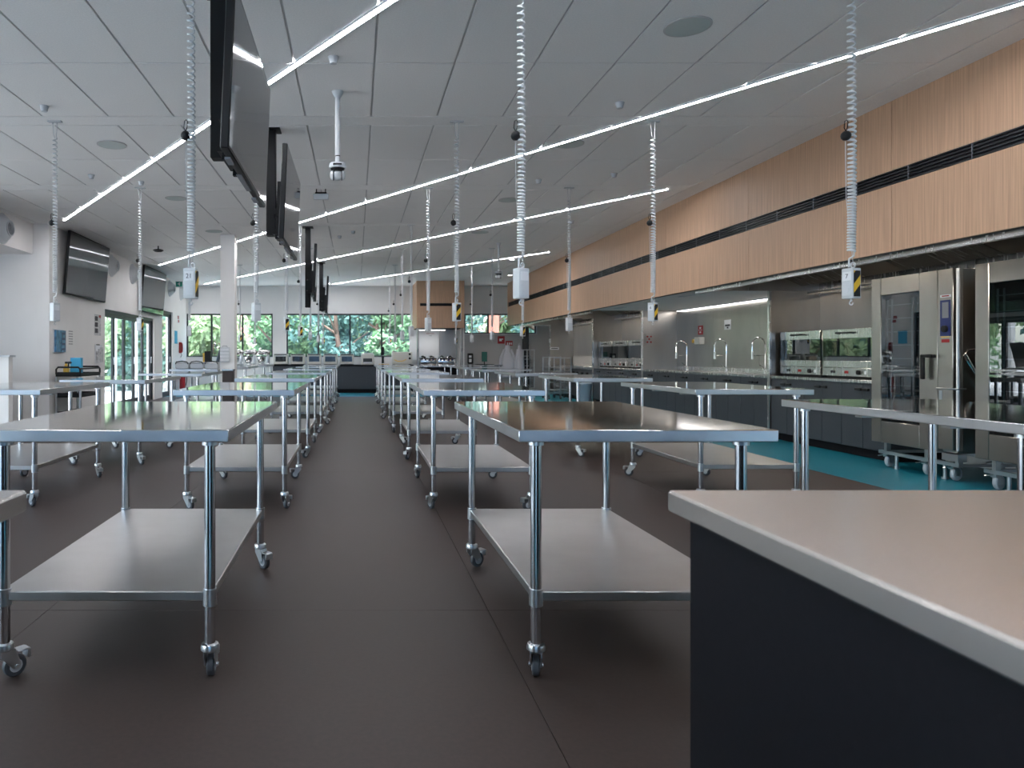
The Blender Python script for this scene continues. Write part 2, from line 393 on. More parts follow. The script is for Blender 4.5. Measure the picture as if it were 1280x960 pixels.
led((-4.71, 5.8), (2.2, -4.2), 'diagonal LED ceiling strip, fifth from the window wall')

# ================================================================== prep benches
def make_bench():
    t = thing('prep_bench', 'steel bench', 'bench')
    w, l, h = .45, .765, .9
    b = MB().box(-w, w, -l, l, h - .042, h, .003); bt = b.build('bench_top', M['top'], t); bt.data.materials.append(M['edge'])
    for p in bt.data.polygons: p.material_index = 0 if p.normal.z > .5 else 1
    sx, sy = .3675, .675
    MB().box(-sx - .012, sx + .012, -sy - .012, sy + .012, .283, .318, .004).build('undershelf', M['shelf'], t)
    MB().box(-.34, .34, -.30, -.25, h-.065, h-.042).build('brace', M['shelf'], t); MB().box(-.34, .34, .25, .30, h-.065, h-.042).build('brace', M['shelf'], t)
    for x in (-sx, sx):
        for y in (-sy, sy):
            lg = MB().cyl((0,0,.115), (0,0,h-.042), .0195, n=18).build('leg', M['leg'], t, (x, y, 0))
            MB().cyl((0,0,.265), (0,0,.325), .0245, n=18).build('collar', M['zinc'], lg)
            MB().lathe([(.028,h-.062),(.028,h-.042)], 18).build('gusset', M['zinc'], lg)
            a = random.uniform(-1.2, 1.2)
            f = MB().lathe([(.020,.132),(.030,.128),(.033,.118),(.033,.108),(.024,.102)], 18)
            for s in (-1, 1): f.prism([(-.020,.106),(.030,.106),(.052,.045),(.042,.030),(.022,.034),(-.020,.085)], 'x', s*.017, s*.021)
            f.cyl((-.026,.036,.040), (.026,.036,.040), .007, n=10)
            f.build('caster_fork', M['zinc'], lg, rz=a)
            Mx = Matrix.Translation((0,.036,.040)) @ Matrix.Rotation(R(90), 4, 'Y')
            MB().lathe([(.024,-.014),(.034,-.014),(.040,-.009),(.040,.009),(.034,.014),(.024,.014)], 22, Mx).build('caster_tyre', M['tyre'], lg, rz=a)
            MB().lathe([(.006,-.0155),(.022,-.015),(.026,-.012),(.026,.012),(.022,.015),(.006,.0155)], 18, Mx).build('caster_hub', M['hub'], lg, rz=a)
            MB().box(-.022,.022,.040,.082,.088,.094,.002).box(-.022,.022,.074,.088,.060,.092,.003).build('brake_pedal', M['zinc'], lg, rz=a)
    return t
proto = make_bench()
ROW = {'LL': 'in the glass doors row', 'L': 'in the door-side aisle row', 'R': 'in the oven-side aisle row', 'RR': 'in the row nearest the ovens'}
rows = {'L': [(-.890,2.47),(-.905,5.30),(-.910,8.02),(-.885,10.55),(-.89,13.2),(-.88,15.8),(-.90,18.4)],
        'R': [(1.005,2.47),(.95,5.28),(.96,7.90),(.935,10.6),(.90,13.0),(.93,15.7),(.95,18.4)],
        'LL': [None,(-2.82,5.37),(-2.66,7.50),(-2.62,10.1),(-3.02,13.3),(-2.85,16.0),(-2.75,18.5)],
        'RR': [(2.95,2.68),(3.02,5.42),(2.90,8.08),(2.74,10.3),(2.72,12.9),(2.78,15.6),(2.80,18.2)]}
tops = {}
first = True
for key, lst in rows.items():
    for i, p in enumerate(lst):
        if p is None: continue
        o = proto if first else copy_tree(proto); first = False
        o.location = (p[0], p[1] + .765, 0); o.rotation_euler = (0, 0, R(random.uniform(-.25, .25)))
        if (key, i) == ('R', 0): o.rotation_euler = (0, 0, R(.45))
        n = 7 - i
        tag(o, 'wheeled steel prep bench, %s from window wall %s' % (ORD[n-1], ROW[key]), 'bench', 'wheeled steel prep benches')
        tops[(key, i)] = o
        for lg in o.children:
            if lg.name.startswith('leg'):
                a = random.uniform(-2.6, 2.6)
                for c in lg.children:
                    if c.name.startswith(('caster', 'brake')): c.rotation_euler = (0, 0, a)

# ================================================================== the two counters beside the photographer
def counter(x0, x1, px0, px1, label):
    t = thing('island_counter', label, 'counter', ((x0+x1)/2, .2, 0)); m_ = (x0+x1)/2
    MB().box(x0-m_, x1-m_, -1.3, 1.135, .867, .907, .005).build('counter_top', M['counter_top'], t)
    MB().box(px0-m_, px1-m_, -1.25, 1.085, .02, .867).build('side_panel', M['lam'], t)
    MB().box(px0-m_+.05, px1-m_-.05, -1.2, 1.03, 0, .02).build('plinth', M['black'], t)
counter(.58, 1.95, .600, 1.93, 'charcoal laminate island counter with steel top, on the oven side of the aisle')
counter(-1.95, -.612, -1.93, -.69, 'island counter with steel top, on the glass door side of the aisle')

# ================================================================== power pendants
def coil(z0, z1, turns_lo, turns_hi):
    pts = []; n = 9; T = 56; r = .0175
    zs = []
    acc = 0; steps = T * n
    w = [1.55 - .95 * min(1, (i / steps) * 1.35) for i in range(steps)]
    tot = sum(w)
    for i in range(steps + 1):
        a = 2 * math.pi * i / n
        z = z0 - (z0 - z1) * acc / tot
        if i < steps: acc += w[i]
        pts.append((r * math.cos(a) + .004*math.sin(i/steps*3.1), r * math.sin(a), z))
    return pts
def make_pendant():
    t = thing('power_pendant', 'pendant', 'power pendant')
    # origin on the ceiling
    MB().box(-.065, .065, -.02, .02, -.014, 0, .003).cyl((-.02,0,-.014), (-.02,0,-.03), .006, n=8).cyl((.02,0,-.014), (.02,0,-.03), .006, n=8).build('ceiling_bracket', M['white'], t)
    MB().tube([(-.02,0,-.03), (-.012,0,-.13), (-.002,0,-.16)], .003, 6).tube([(.02,0,-.03), (.014,0,-.13), (.0165,0,-.17)], .0035, 6).build('hanger_wire', M['cord'], t)
    MB().tube(coil(-.16, -1.60, 0, 0), .0064, 6).build('coiled_cord', M['cord'], t)
    MB().tube([(.0165,0,-1.60), (.014,0,-1.625), (-.012,0,-1.64), (-.014,0,-1.69)], .0048, 6).tube([(-.030,.004,-.98), (-.026,.004,-1.3), (.012,.004,-1.655)], .0016, 5).build('support_rope', M['cord'], t)
    ball = MB().lathe([(.0,-.027),(.014,-.024),(.024,-.013),(.027,0),(.024,.013),(.014,.024),(.0,.027)], 16, Matrix.Translation((-.030,0,-.95))).build('rope_retractor', M['blackp'], t)
    MB().tube([(-.030,0,-.925),(-.040,0,-.905),(-.036,0,-.868),(-.026,0,-.860),(-.018,0,-.872),(-.022,0,-.905),(-.030,0,-.925)], .0025, 6).build('carabiner', M['black'], ball)
    bx = MB().box(-.035, .035, -.030, .030, -1.865, -1.695, .005, seg=2).build('outlet_box', M['white'], t)
    MB().tube([(.010 + .013*math.cos(q*.5236), 0, -1.678 + .015*math.sin(q*.5236)) for q in range(13)], .004, 6).build('eye_bolt', M['white'], bx)
    MB().cyl((0,0,-1.865),(0,0,-1.880),.006,n=8).tube([(.011*math.cos(q), 0, -1.889 + .011*math.sin(q)) for q in [1.6+.45*j for j in range(12)]], .0035, 6).build('hook', M['white'], bx)
    # hazard stripes on the +x face: black plate with a slanted yellow band
    MB().box(.035, .0362, -.022, .022, -1.855, -1.710).build('hazard_panel', M['blackp'], bx)
    MB().prism([(-.022,-1.835),(.022,-1.785),(.022,-1.735),(-.022,-1.785)], 'x', .0362, .0370).prism([(-.022,-1.725),(-.010,-1.710),(-.022,-1.710)], 'x', .0362, .0370).build('hazard_stripe', M['hazy'], bx)
    MB().box(-.027, .027, -.0315, -.030, -1.765, -1.715, .0004).build('number_plate', M['paper'], bx)
    MB().box(-.026, .026, -.033, -.030, -1.850, -1.785, .001).lathe([(.017,0),(.017,.002)], 16, Matrix.Translation((0,-.033,-1.818)) @ Matrix.Rotation(R(90),4,'X')).build('socket', M['white'], bx)
    return t
pp = make_pendant()
colx = {'LL': -2.80, 'L': -.92, 'R': .93, 'RR': 2.78}
stry = [4.02 + 2.65 * k for k in range(7)]
prow = {'LL': 'above the glass doors row', 'L': 'above the door-side aisle row', 'R': 'above the oven-side aisle row', 'RR': 'above the row nearest the ovens'}
yaw = {('L',0): -21, ('R',0): 38, ('RR',0): -42, ('LL',1): 35, ('L',1): 30, ('R',1): -62, ('RR',1): -40, ('LL',2): -30, ('L',2): -70, ('R',2): 40, ('RR',2): 30, ('L',3): -60, ('RR',3): -50}
first = True
for key in ('LL', 'L', 'R', 'RR'):
    for i in range(7):
        if (key, i) in (('LL', 0), ('LL', 4)): continue
        o = pp if first else copy_tree(pp); first = False
        jit = (0, .02, -.015, .01, -.02, .015, 0)[i]
        o.location = (colx[key] + random.uniform(-.015, .015), stry[i], CEIL)
        n = 7 - i
        lab = 'coiled power pendant, %s from window wall %s' % (ORD[n-1], prow[key])
        if (key, i) == ('RR', 0): lab = 'white coiled power pendant with striped box numbered 7, %s' % prow[key]
        if (key, i) == ('L', 0): lab = 'white coiled power pendant with box numbered 21, %s' % prow[key]
        tag(o, lab, 'power pendant', 'coiled power pendants')
        a = R(yaw.get((key, i), random.uniform(-60, 60))) - math.atan2(colx[key], stry[i])
        for c in o.children:
            if c.name.startswith('outlet_box'):
                c.rotation_euler = (0, 0, a)
                num = {('RR',0): '7', ('L',0): '21', ('RR',1): '6'}.get((key, i))
                if num: text(num, .036, M['ink'], c, (0, -.0317, -1.741), (R(90), 0, 0), 'number')
        if key == 'L' and i in (0,): pass

# ================================================================== televisions
def tv(name, y, x_face, z0, yawdeg, label, pole_bottom, pole=True, side=1, tilt=2.4, px=-.82):
    t = thing(name, label, 'television', (px, y, CEIL), 0, 'televisions hung along the aisle')
    pz = pole_bottom - CEIL
    MB().box(-.045, .045, -.045, .045, pz, -.012, .004).build('ceiling_pole', M['black'], t)
    MB().box(-.09, .09, -.09, .09, -.012, 0).build('ceiling_plate', M['black'], t)
    w, h = 1.45, .83
    Mt = Matrix.Translation((x_face - px, 0, z0 - CEIL)) @ Matrix.Rotation(R(yawdeg), 4, 'Z') @ Matrix.Rotation(R(tilt) * side, 4, 'Y')
    s = side
    b = MB().box(-.045 * s, 0, -w/2, w/2, 0, h, .006); bd = MB(); bd.v = [tuple(Mt @ Vector(p)) for p in b.v]; bd.f = b.f
    pan = bd.build('panel_body', M['blackp'], t)
    def part(boxes, nm, m, par):
        q = MB()
        for bb in boxes: q.box(*bb)
        q.v = [tuple(Mt @ Vector(p)) for p in q.v]; return q.build(nm, m, par)
    part([(0, .002*s, -w/2+.008, w/2-.008, .016, h-.008)], 'screen', M['screen'], pan)
    part([(-.085*s, -.045*s, -.48, .48, .06, .42)], 'rear_housing', M['blackp'], pan)
    for q in ((-.56,-.44,-.012), (.40,.52,-.012), (-.2,.2,-.006)): part([(-.05*s, -.02*s, q[0], q[1], q[2], 0)], 'speaker_port', M['grille'], pan)
    part([(-.135*s, -.085*s, -.20, -.16, .08, .62), (-.135*s, -.085*s, .16, .20, .08, .62), (-.16*s, -.085*s, -.22, .22, .30, .36), (-.16*s, -.085*s, -.22, .22, .12, .17)], 'mount_bracket', M['black'], t)
    return t
tv('hanging_television', 4.29, -.635, 2.19, 0, 'black television on a ceiling pole, fourth from the window wall', 2.33)
tv('hanging_television', 6.94, -.630, 2.17, 0, 'black television on a ceiling pole, third from the window wall', 2.31)
tv('hanging_television', 12.2, -.690, 2.12, 2.4, 'black television on a ceiling pole, second from the window wall, facing the ovens', 1.97)
tv('hanging_television', 16.9, -.665, 2.12, 1.5, 'black television on a ceiling pole, first from the window wall', 2.2)
def walltv(s0, s1, z0, z1, label):
    c = (s0 + s1) / 2; w = (s1 - s0) / 2
    t = thing('wall_television', label, 'television', lw(c, 0, z0), LR, 'wall televisions')
    h = z1 - z0
    sl = .09   # leans out at the top
    def sh(b): b.v = [(x + .05 + sl * (z / h), y, z) for x, y, z in b.v]; return b
    pan = sh(MB().box(0, .05, -w, w, 0, h, .006)).build('panel_body', M['blackp'], t)
    sh(MB().box(.05, .052, -w + .012, w - .012, .02, h - .012)).build('screen', M['screen'], pan)
    MB().box(0, .06, -.35, .35, h*.3, h*.7).build('wall_bracket', M['black'], t)
walltv(.44, 2.57, 2.22, 3.315, 'large black television on the white wall beside the duct box')
walltv(5.2, 7.35, 2.215, 3.32, 'large black television above the glass folding doors')

# ================================================================== ceiling fittings
def camera_post(x, y, drop, label):
    t = thing('ceiling_camera', label, 'camera', (x, y, CEIL), 0, 'ceiling cameras on posts')
    MB().lathe([(.050,0),(.046,-.012),(.034,-.035),(.026,-.05)], 20).build('ceiling_rose', M['white'], t)
    MB().cyl((0,0,-.03), (0,0,-drop + .20), .022, n=18).build('post', M['white'], t)
    MB().cyl((0,0,-drop+.20), (0,0,-drop+.192), .0205, n=18).build('joint_ring', M['black'], t)
    MB().cyl((0,0,-drop+.192), (0,0,-drop+.135), .020, n=18).build('neck', M['white'], t)
    hd = MB().lathe([(.03,-drop+.140),(.066,-drop+.135),(.070,-drop+.120),(.070,-drop+.098),(.064,-drop+.092)], 24).build('base_drum', M['white'], t)
    MB().lathe([(.060,-drop+.092),(.052,-drop+.076),(.04,-drop+.070)], 24).box(-.036, .036, -.0715, -.06, -drop+.108, -drop+.122).build('dark_ring', M['blackp'], hd)
    z = -drop + .036; Mx = Matrix.Translation((0, 0, z)) @ Matrix.Rotation(R(90), 4, 'Y')
    MB().lathe([(.0,-.03),(.034,-.03),(.040,-.018),(.042,0),(.040,.018),(.034,.03),(.0,.03)], 22, Mx).build('camera_head', M['white'], t)
    for s in (-1, 1):
        MB().lathe([(.0,.031),(.041,.031),(.041,.037),(.0,.037)], 22, Matrix.Translation((0,0,z)) @ Matrix.Rotation(R(90*s), 4, 'Y')).build('side_ring', M['black'], t)
        MB().lathe([(.0,.037),(.040,.037),(.038,.050),(.028,.060),(.0,.064)], 22, Matrix.Translation((0,0,z)) @ Matrix.Rotation(R(90*s), 4, 'Y')).build('side_cap', M['white'], t)
camera_post(-.152, 5.93, .73, 'white domed camera on a ceiling post beside the hanging televisions')
camera_post(2.77, 13.9, .69, 'white domed camera on a ceiling post near the wood bulkhead')
for i, (x, y) in enumerate([(2.2,4.75),(-2.53,7.42),(2.2,7.39),(2.15,10.05),(-2.5,9.95),(2.2,12.7),(-2.5,12.6)]):
    t = thing('ceiling_speaker', 'round flush ceiling speaker on the %s side, %s from the window wall' % (('oven', ORD[{4.75:3,7.39:2,10.05:1,12.7:0}[y]]) if x > 0 else ('glass door', ORD[{7.42:2,9.95:1,12.6:0}[y]])), 'speaker', (x, y, CEIL), 0, 'round ceiling speakers')
    MB().lathe([(.150,-.0005),(.150,-.006),(.136,-.008)], 28, None, False).build('rim', M['grid'], t)
    MB().lathe([(.0,-.0075),(.137,-.0072)], 28, None, False).build('grille', M['speaker'], t)
DET = [(-.164,5.24),(2.28,6.19),(-2.73,6.27),(-2.7,9.0),(3.1,8.6),(2.27,8.9),(-.3,13.1),(-3.2,8.66),(3.5,11.6),(-.05,12.6)]
for i, (x, y) in enumerate(DET):
    t = thing('smoke_detector', 'small white smoke detector, %s of its side from the window wall, %s' % (ORD[sum(1 for a_, b_ in DET if b_ > y and (a_ > 1) == (x > 1) and (a_ < -1) == (x < -1))], 'over the oven-side benches' if x > 1 else 'over the door-side benches' if x < -1 else 'over the aisle'), 'smoke detector', (x, y, CEIL), 0, 'ceiling smoke detectors')
    MB().lathe([(.036,0),(.036,-.012),(.030,-.030),(.026,-.048),(.0,-.052)], 18).build('body', M['white'], t)
    MB().lathe([(.040,0),(.040,-.006)], 18).build('base', M['white'], t)
t = thing('emergency_light', 'white box emergency light hung below the ceiling beyond the domed camera', 'light', (-.46, 9.4, CEIL))
MB().box(-.10, .10, -.03, .03, -.14, -.065, .006).build('housing', M['white'], t)
MB().box(-.075, .075, -.02, .02, -.065, -.045).cyl((-.06,0,-.045),(-.06,0,0),.006,n=8).cyl((.06,0,-.045),(.06,0,0),.006,n=8).build('bracket', M['black'], t)
for x, y in [(3.55,16.3),(4.2,19.5)]:
    t = thing('downlight', 'small round recessed downlight by the wood bulkhead, %s the window wall' % ('farther from' if y < 18 else 'nearer to'), 'light', (x, y, CEIL), 0, 'recessed downlights')
    MB().lathe([(.075,0),(.072,-.006),(.055,-.007)], 22, None, False).build('trim_ring', M['white'], t)
    MB().lathe([(.0,-.0055),(.056,-.0055)], 22, None, False).build('lens', M['downlight'], t)
t = thing('access_point', 'black ceiling unit on a short stem near the glass doors', 'sensor', (-3.95, 14.3, CEIL))
MB().cyl((0,0,0),(0,0,-.07),.012,n=10).build('stem', M['black'], t)
MB().lathe([(.02,-.06),(.09,-.075),(.11,-.09),(.07,-.115),(.0,-.12)], 18).build('dome', M['black'], t)
for s in (.05, 3.25):
    pass
# round jet diffusers
def diffuser(loc, rz, label):
    t = thing('jet_diffuser', label, 'air vent', loc, rz, 'round white jet diffusers')
    My = Matrix.Rotation(R(90), 4, 'Y')
    MB().lathe([(.235,0),(.235,.015),(.205,.03),(.190,.06),(.150,.10),(.115,.13),(.105,.132)], 28, My, False).build('collar', M['white'], t)
    c = MB().lathe([(.104,.12),(.104,.10),(.0,.09)], 24, My, False).build('throat', M['grille'], t)
    MB().lathe([(.118,.125),(.118,.145),(.102,.145),(.102,.10)], 24, My, False).build('nozzle_ring', M['white'], t)
for s, z, l in [(3.25,3.05,'round white jet diffuser beside the first wall television'), (4.8,3.05,'round white jet diffuser between the two wall televisions'), (8.5,3.06,'round white jet diffuser past the second wall television'), (9.95,3.06,'round white jet diffuser nearest the window wall')]:
    diffuser(lw(s, 0, z), LR, l)
diffuser((-5.37, 10.85, 3.08), 0, 'round white jet diffuser on the boxed duct')

# ================================================================== things along the door wall
def sign(name, loc, rz, w, h, m, label, cat, th=.012, axis='x'):
    t = thing(name, label, cat, loc, rz)
    MB().box(0, th, -w/2, w/2, 0, h, .001).build('board', m, t)
    return t
t = sign('display_rack', lw(.38, 0, 1.20), LR, .48, .40, M['paper'], 'blue and silver glove rack on the white wall above the trolley', 'rack', .02)
for y0, y1 in ((-.22, -.12), (-.11, -.01), (.01, .22)): MB().box(.02, .05, y0, y1, .01, .385, .003).build('box_front', M['bluepic'], t)
for k in range(4): MB().box(.0505, .052, .04, .19, .04 + .09*k, .08 + .09*k).build('print_block', M['navy'], t)
t = sign('notice_sheet', lw(.95, 0, 1.32), LR, .30, .30, M['wall'], 'faint grey printed notice beside the blue rack', 'notice', .004)
for k in range(6): MB().box(.004, .0046, -.10, .10, .03 + .045*k, .05 + .045*k).build('print_line', M['greywall'], t)
t = sign('poster', lw(2.40, 0, 1.55), LR, .38, .42, M['print'], 'photo poster with red heading beside the glass doors', 'poster', .004)
MB().box(.004, .0055, .06, .18, .36, .41).build('red_heading', M['red'], t)
for k in range(3): MB().box(.004, .0055, -.17, .0, .05 + .12*k, .14 + .12*k).build('photo_block', M['ink'], t)
t = sign('brochure_rack', lw(2.42, 0, 1.00), LR, .38, .37, M['paper'], 'clear brochure rack under the photo poster', 'rack', .02)
for k in range(3): MB().box(.02, .05, -.17 + .12*k, -.07 + .12*k, .02, .24 + .04*k).build('brochure', M['print'], t)
MB().box(.01, .03, -.15, .02, .355, .375).build('clip', M['black'], t)
t = sign('exit_sign', lw(9.3, .06, 3.17), LR + R(-90), .30, .18, M['white'], 'green exit sign above the end door', 'sign', .03)
MB().box(-.004, 0, -.13, .13, .02, .16).box(.03, .034, -.13, .13, .02, .16).build('green_panel', M['green'], t)
MB().box(.034, .0352, .04, .07, .04, .14).box(.034, .0352, .0, .04, .08, .11).box(.034, .0352, -.09, -.05, .05, .13).build('pictogram', M['paper'], t)
MB().box(-.0, .03, .15, .36, .05, .09).build('wall_arm', M['white'], t)
t = sign('fire_notice', lw(9.62, 0, 2.12), LR, .32, .24, M['paper'], 'red and white fire notice high beside the end door', 'notice', .004)
MB().box(.004, .0055, -.10, .06, .12, .22).box(.004, .0055, -.06, .10, .02, .10).build('red_print', M['red'], t)
sign('blue_notice', lw(9.3, 0, 1.50), LR, .36, .38, M['cyan'], 'pale blue notice beside the end door', 'notice', .006)
t = thing('wall_phone', 'red emergency phone handset on the wall near the windows', 'phone', lw(9.75, 0, 1.22), LR)
MB().box(0, .05, -.05, .05, 0, .33, .01).build('cradle', M['red'], t)
MB().tube([(.05,0,.02),(.08,0,.05),(.085,0,.16),(.08,0,.27),(.05,0,.31)], .028, 8).build('handset', M['red'], t)
MB().tube([(.05,.0,.0),(.07,.02,-.06),(.04,.0,-.13)], .008, 6).build('cord', M['black'], t)
t = thing('fire_extinguisher', 'red fire extinguisher standing at the wall near the windows', 'extinguisher', lw(9.55, .14, 0), LR)
MB().lathe([(.08,0),(.085,.02),(.085,.62),(.07,.68),(.03,.72),(.03,.76)], 20).build('cylinder', M['red'], t)
MB().box(-.02,.10,-.015,.015,.76,.79).box(-.02,.09,-.015,.015,.81,.83).build('lever', M['black'], t)
MB().tube([(.03,0,.75),(.12,0,.70),(.13,0,.4),(.10,0,.25)], .012, 6).build('hose', M['black'], t)
# low partition at the near corner
struct(MB().box(-8, -5.12, 10.55, 10.68, 0, 1.13).build('wall_nib', M['wall']))
struct(MB().box(-8, -5.09, 10.52, 10.71, 1.13, 1.16).build('trim_5', M['white']))
# trolley
t = thing('service_trolley', 'black and steel service trolley against the white wall', 'trolley', (-4.82, 12.45, 0))
for z, nm in ((.80,'upper_tray'), (.45,'middle_tray'), (.14,'lower_tray')):
    MB().box(-.21,.21,-.46,.46,z,z+.015).box(-.21,.21,-.46,-.445,z,z+.075).box(-.21,.21,.445,.46,z,z+.06).box(-.21,-.195,-.46,.46,z,z+.06).box(.195,.21,-.46,.46,z,z+.06).build(nm, M['blackp'], t)
for x in (-.2, .2):
    for y in (-.45, .45):
        lg = MB().box(x-.016,x+.016,y-.016,y+.016,.09,.80,.003).build('leg', M['zinc'], t)
        MB().lathe([(.02,-.012),(.045,-.012),(.045,.012),(.02,.012)], 16, Matrix.Translation((x,y,.045)) @ Matrix.Rotation(R(90),4,'Y')).box(x-.02,x+.02,y-.012,y+.012,.05,.10).build('caster', M['tyre'], lg)
for y in (-.46, .46):
    MB().tube([(-.20,y,.84),(-.20,y,.92),(-.17,y,.955),(.17,y,.955),(.20,y,.92),(.20,y,.84)], .016, 8).build('handle', M['blackp'], t)
MB().tube([(.20,-.45,.93),(.20,.45,.93)], .013, 8).build('side_rail', M['blackp'], t)
t = thing('blue_folder', 'bright blue card box standing on the trolley', 'box', (-4.76, 12.2, .815))
MB().box(-.09,.09,-.05,.05,0,.30,.004).build('sleeve', M['cyan'], t)
MB().box(-.08,.08,-.04,.04,.285,.303).build('contents', M['paper'], t)
t = thing('spray_bottle', 'yellow spray bottle with black trigger on the trolley', 'bottle', (-4.91, 12.13, .815))
MB().lathe([(.045,0),(.047,.02),(.047,.13),(.02,.18),(.018,.20)], 16).build('bottle_body', M['amber'], t)
MB().box(-.02,.09,-.015,.015,.20,.235,.006).box(.03,.05,-.008,.008,.14,.20).build('trigger', M['blackp'], t)
t = thing('sauce_tub', 'white lidded tub behind the yellow bottle on the trolley', 'tub', (-4.93, 12.38, .815))
MB().lathe([(.05,0),(.055,.09)], 18).build('tub_body', M['white'], t); MB().lathe([(.058,.09),(.058,.105),(.0,.106)], 18).build('lid', M['hazy'], t)
# column notice and base cladding
t = thing('column_notice', 'white plastic wall organiser on the white column', 'organiser', (-2.36, 12.92, 1.03))
MB().box(-.09,.08,-.03,-.0,0,.27,.004).build('backing', M['white'], t)
for k in range(4): MB().box(-.085,.075,-.045,-.03,.02+.06*k,.065+.06*k,.003).build('pocket', M['paper'], t)
MB().tube([(-.05,-.015,.27),(-.045,-.015,.29),(.035,-.015,.29),(.04,-.015,.27)], .006, 6).build('handle', M['grille'], t)
t = thing('column_bin', 'brown cabinet standing against the white column', 'cabinet', (-2.275, 12.78, 0))
MB().box(-.09,.09,-.11,.11,.04,.88).build('carcass', M['brown'], t); MB().box(-.10,.10,-.125,.12,.88,.91,.003).build('top', M['steel'], t)
MB().box(-.08,.08,-.12,-.11,.06,.86).build('door', M['brown'], t); MB().box(-.08,.08,-.10,.10,0,.04).build('plinth', M['black'], t)

# ================================================================== cook line
PART = [9.92, 14.34, 17.32, 21.15]
for i, y in enumerate(PART):
    lab = ['between the sinks and the paired benchtop ovens', 'between the sinks and the three benchtop ovens', 'between the three ovens and the griddle', 'beside the service door'][i]
    t = thing('partition_panel', 'floor to hood stainless partition ' + lab, 'partition', (6.08, y, 0), 0, 'stainless partitions of the cook line')
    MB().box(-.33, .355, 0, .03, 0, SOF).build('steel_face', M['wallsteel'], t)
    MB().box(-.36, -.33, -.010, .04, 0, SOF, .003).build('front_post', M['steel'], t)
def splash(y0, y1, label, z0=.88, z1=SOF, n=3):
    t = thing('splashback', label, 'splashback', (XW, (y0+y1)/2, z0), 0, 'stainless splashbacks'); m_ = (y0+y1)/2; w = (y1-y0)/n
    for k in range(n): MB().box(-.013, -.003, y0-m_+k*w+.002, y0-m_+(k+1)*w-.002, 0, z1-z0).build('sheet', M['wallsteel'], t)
splash(4.3, 9.92, 'stainless splashback behind the tall combi ovens and benchtop pair', n=4)
splash(9.95, 14.34, 'stainless splashback behind the sink taps', n=3)
splash(14.37, 17.32, 'stainless splashback behind the three benchtop ovens', n=2)
splash(17.35, 21.15, 'stainless splashback behind the griddle', n=2)
def hood(y0, y1, label):
    t = thing('exhaust_hood', label, 'hood', (5.55, (y0+y1)/2, SOF), 0, 'stainless exhaust hoods'); m_ = (y1-y0)/2
    top = .42; x0, x1 = -.86, .885
    MB().box(x0, x1, -m_, m_, top, top+.02).build('top_plate', M['steel'], t)
    MB().box(x0, x1, -m_, -m_+.015, 0, top).build('end_plate', M['wallsteel'], t)
    MB().box(x0, x1, m_-.015, m_, 0, top).build('end_plate', M['wallsteel'], t)
    MB().box(x0, x0+.015, -m_+.015, m_-.015, -.045, top).box(x0+.015, x0+.06, -m_+.015, m_-.015, -.045, -.033).build('front_lip', M['steel'], t)
    MB().box(x1-.03, x1, -m_+.015, m_-.015, -.06, top).box(x1-.09, x1-.03, -m_+.015, m_-.015, -.06, -.045).build('back_channel', M['steel'], t)
    n = max(3, int((y1-y0)/.62)); w = (2*m_-.06)/n
    for k in range(n):
        a = -m_+.03+k*w+.008; e = a+w-.016
        MB().prism([(-.05,.36),(.60,.06),(.62,.09),(-.03,.39)], 'y', a, e).build('filter', M['steel'] if k % 3 else M['wallsteel'], t)
    MB().prism([(-.70,.30),(-.05,.37),(-.05,.385),(-.70,.315)], 'y', -m_+.015, m_-.015).build('baffle', M['wallsteel'], t)
    MB().tube([(.70,-m_+.02,-.03),(.70,m_-.02,-.03)], .012, 8).build('gas_pipe', M['zinc'], t)
    for k in range(2):
        y = -m_ + (2*m_) * (k + .5) / 2
        MB().box(-.46, -.34, y-.45, y+.45, .25, .28, .004).build('lamp_housing', M['white'], t)
        MB().box(-.44, -.36, y-.43, y+.43, .245, .25).build('hood_lamp', M['hoodlamp'], t)
hood(4.25, 9.92, 'stainless exhaust hood above the combi ovens and paired benchtop ovens')
hood(14.37, 17.32, 'stainless exhaust hood above the three benchtop ovens')
hood(17.35, 21.15, 'stainless exhaust hood above the griddle')
# thin task light over the sinks
t = thing('task_light', 'slim linear task light under the soffit above the sink taps', 'light', (XW - .06, 12.1, SOF))
MB().box(-.03, .03, -2.1, 2.1, -.022, 0).build('housing', M['white'], t); MB().box(-.022, .022, -2.09, 2.09, -.026, -.022).build('diffuser', M['leddim'], t)
for k, y in enumerate((10.7, 12.0, 13.4)):
    t = thing('soffit_downlight', 'flat rectangular downlight in the soffit above the sinks, %s from the partition' % ORD[k], 'light', (4.95, y, SOF), 0, 'soffit downlights')
    MB().box(-.05, .05, -.20, .20, -.008, 0).build('trim', M['zinc'], t); MB().box(-.035, .035, -.18, .18, -.010, -.008).build('lens', M['white'], t)
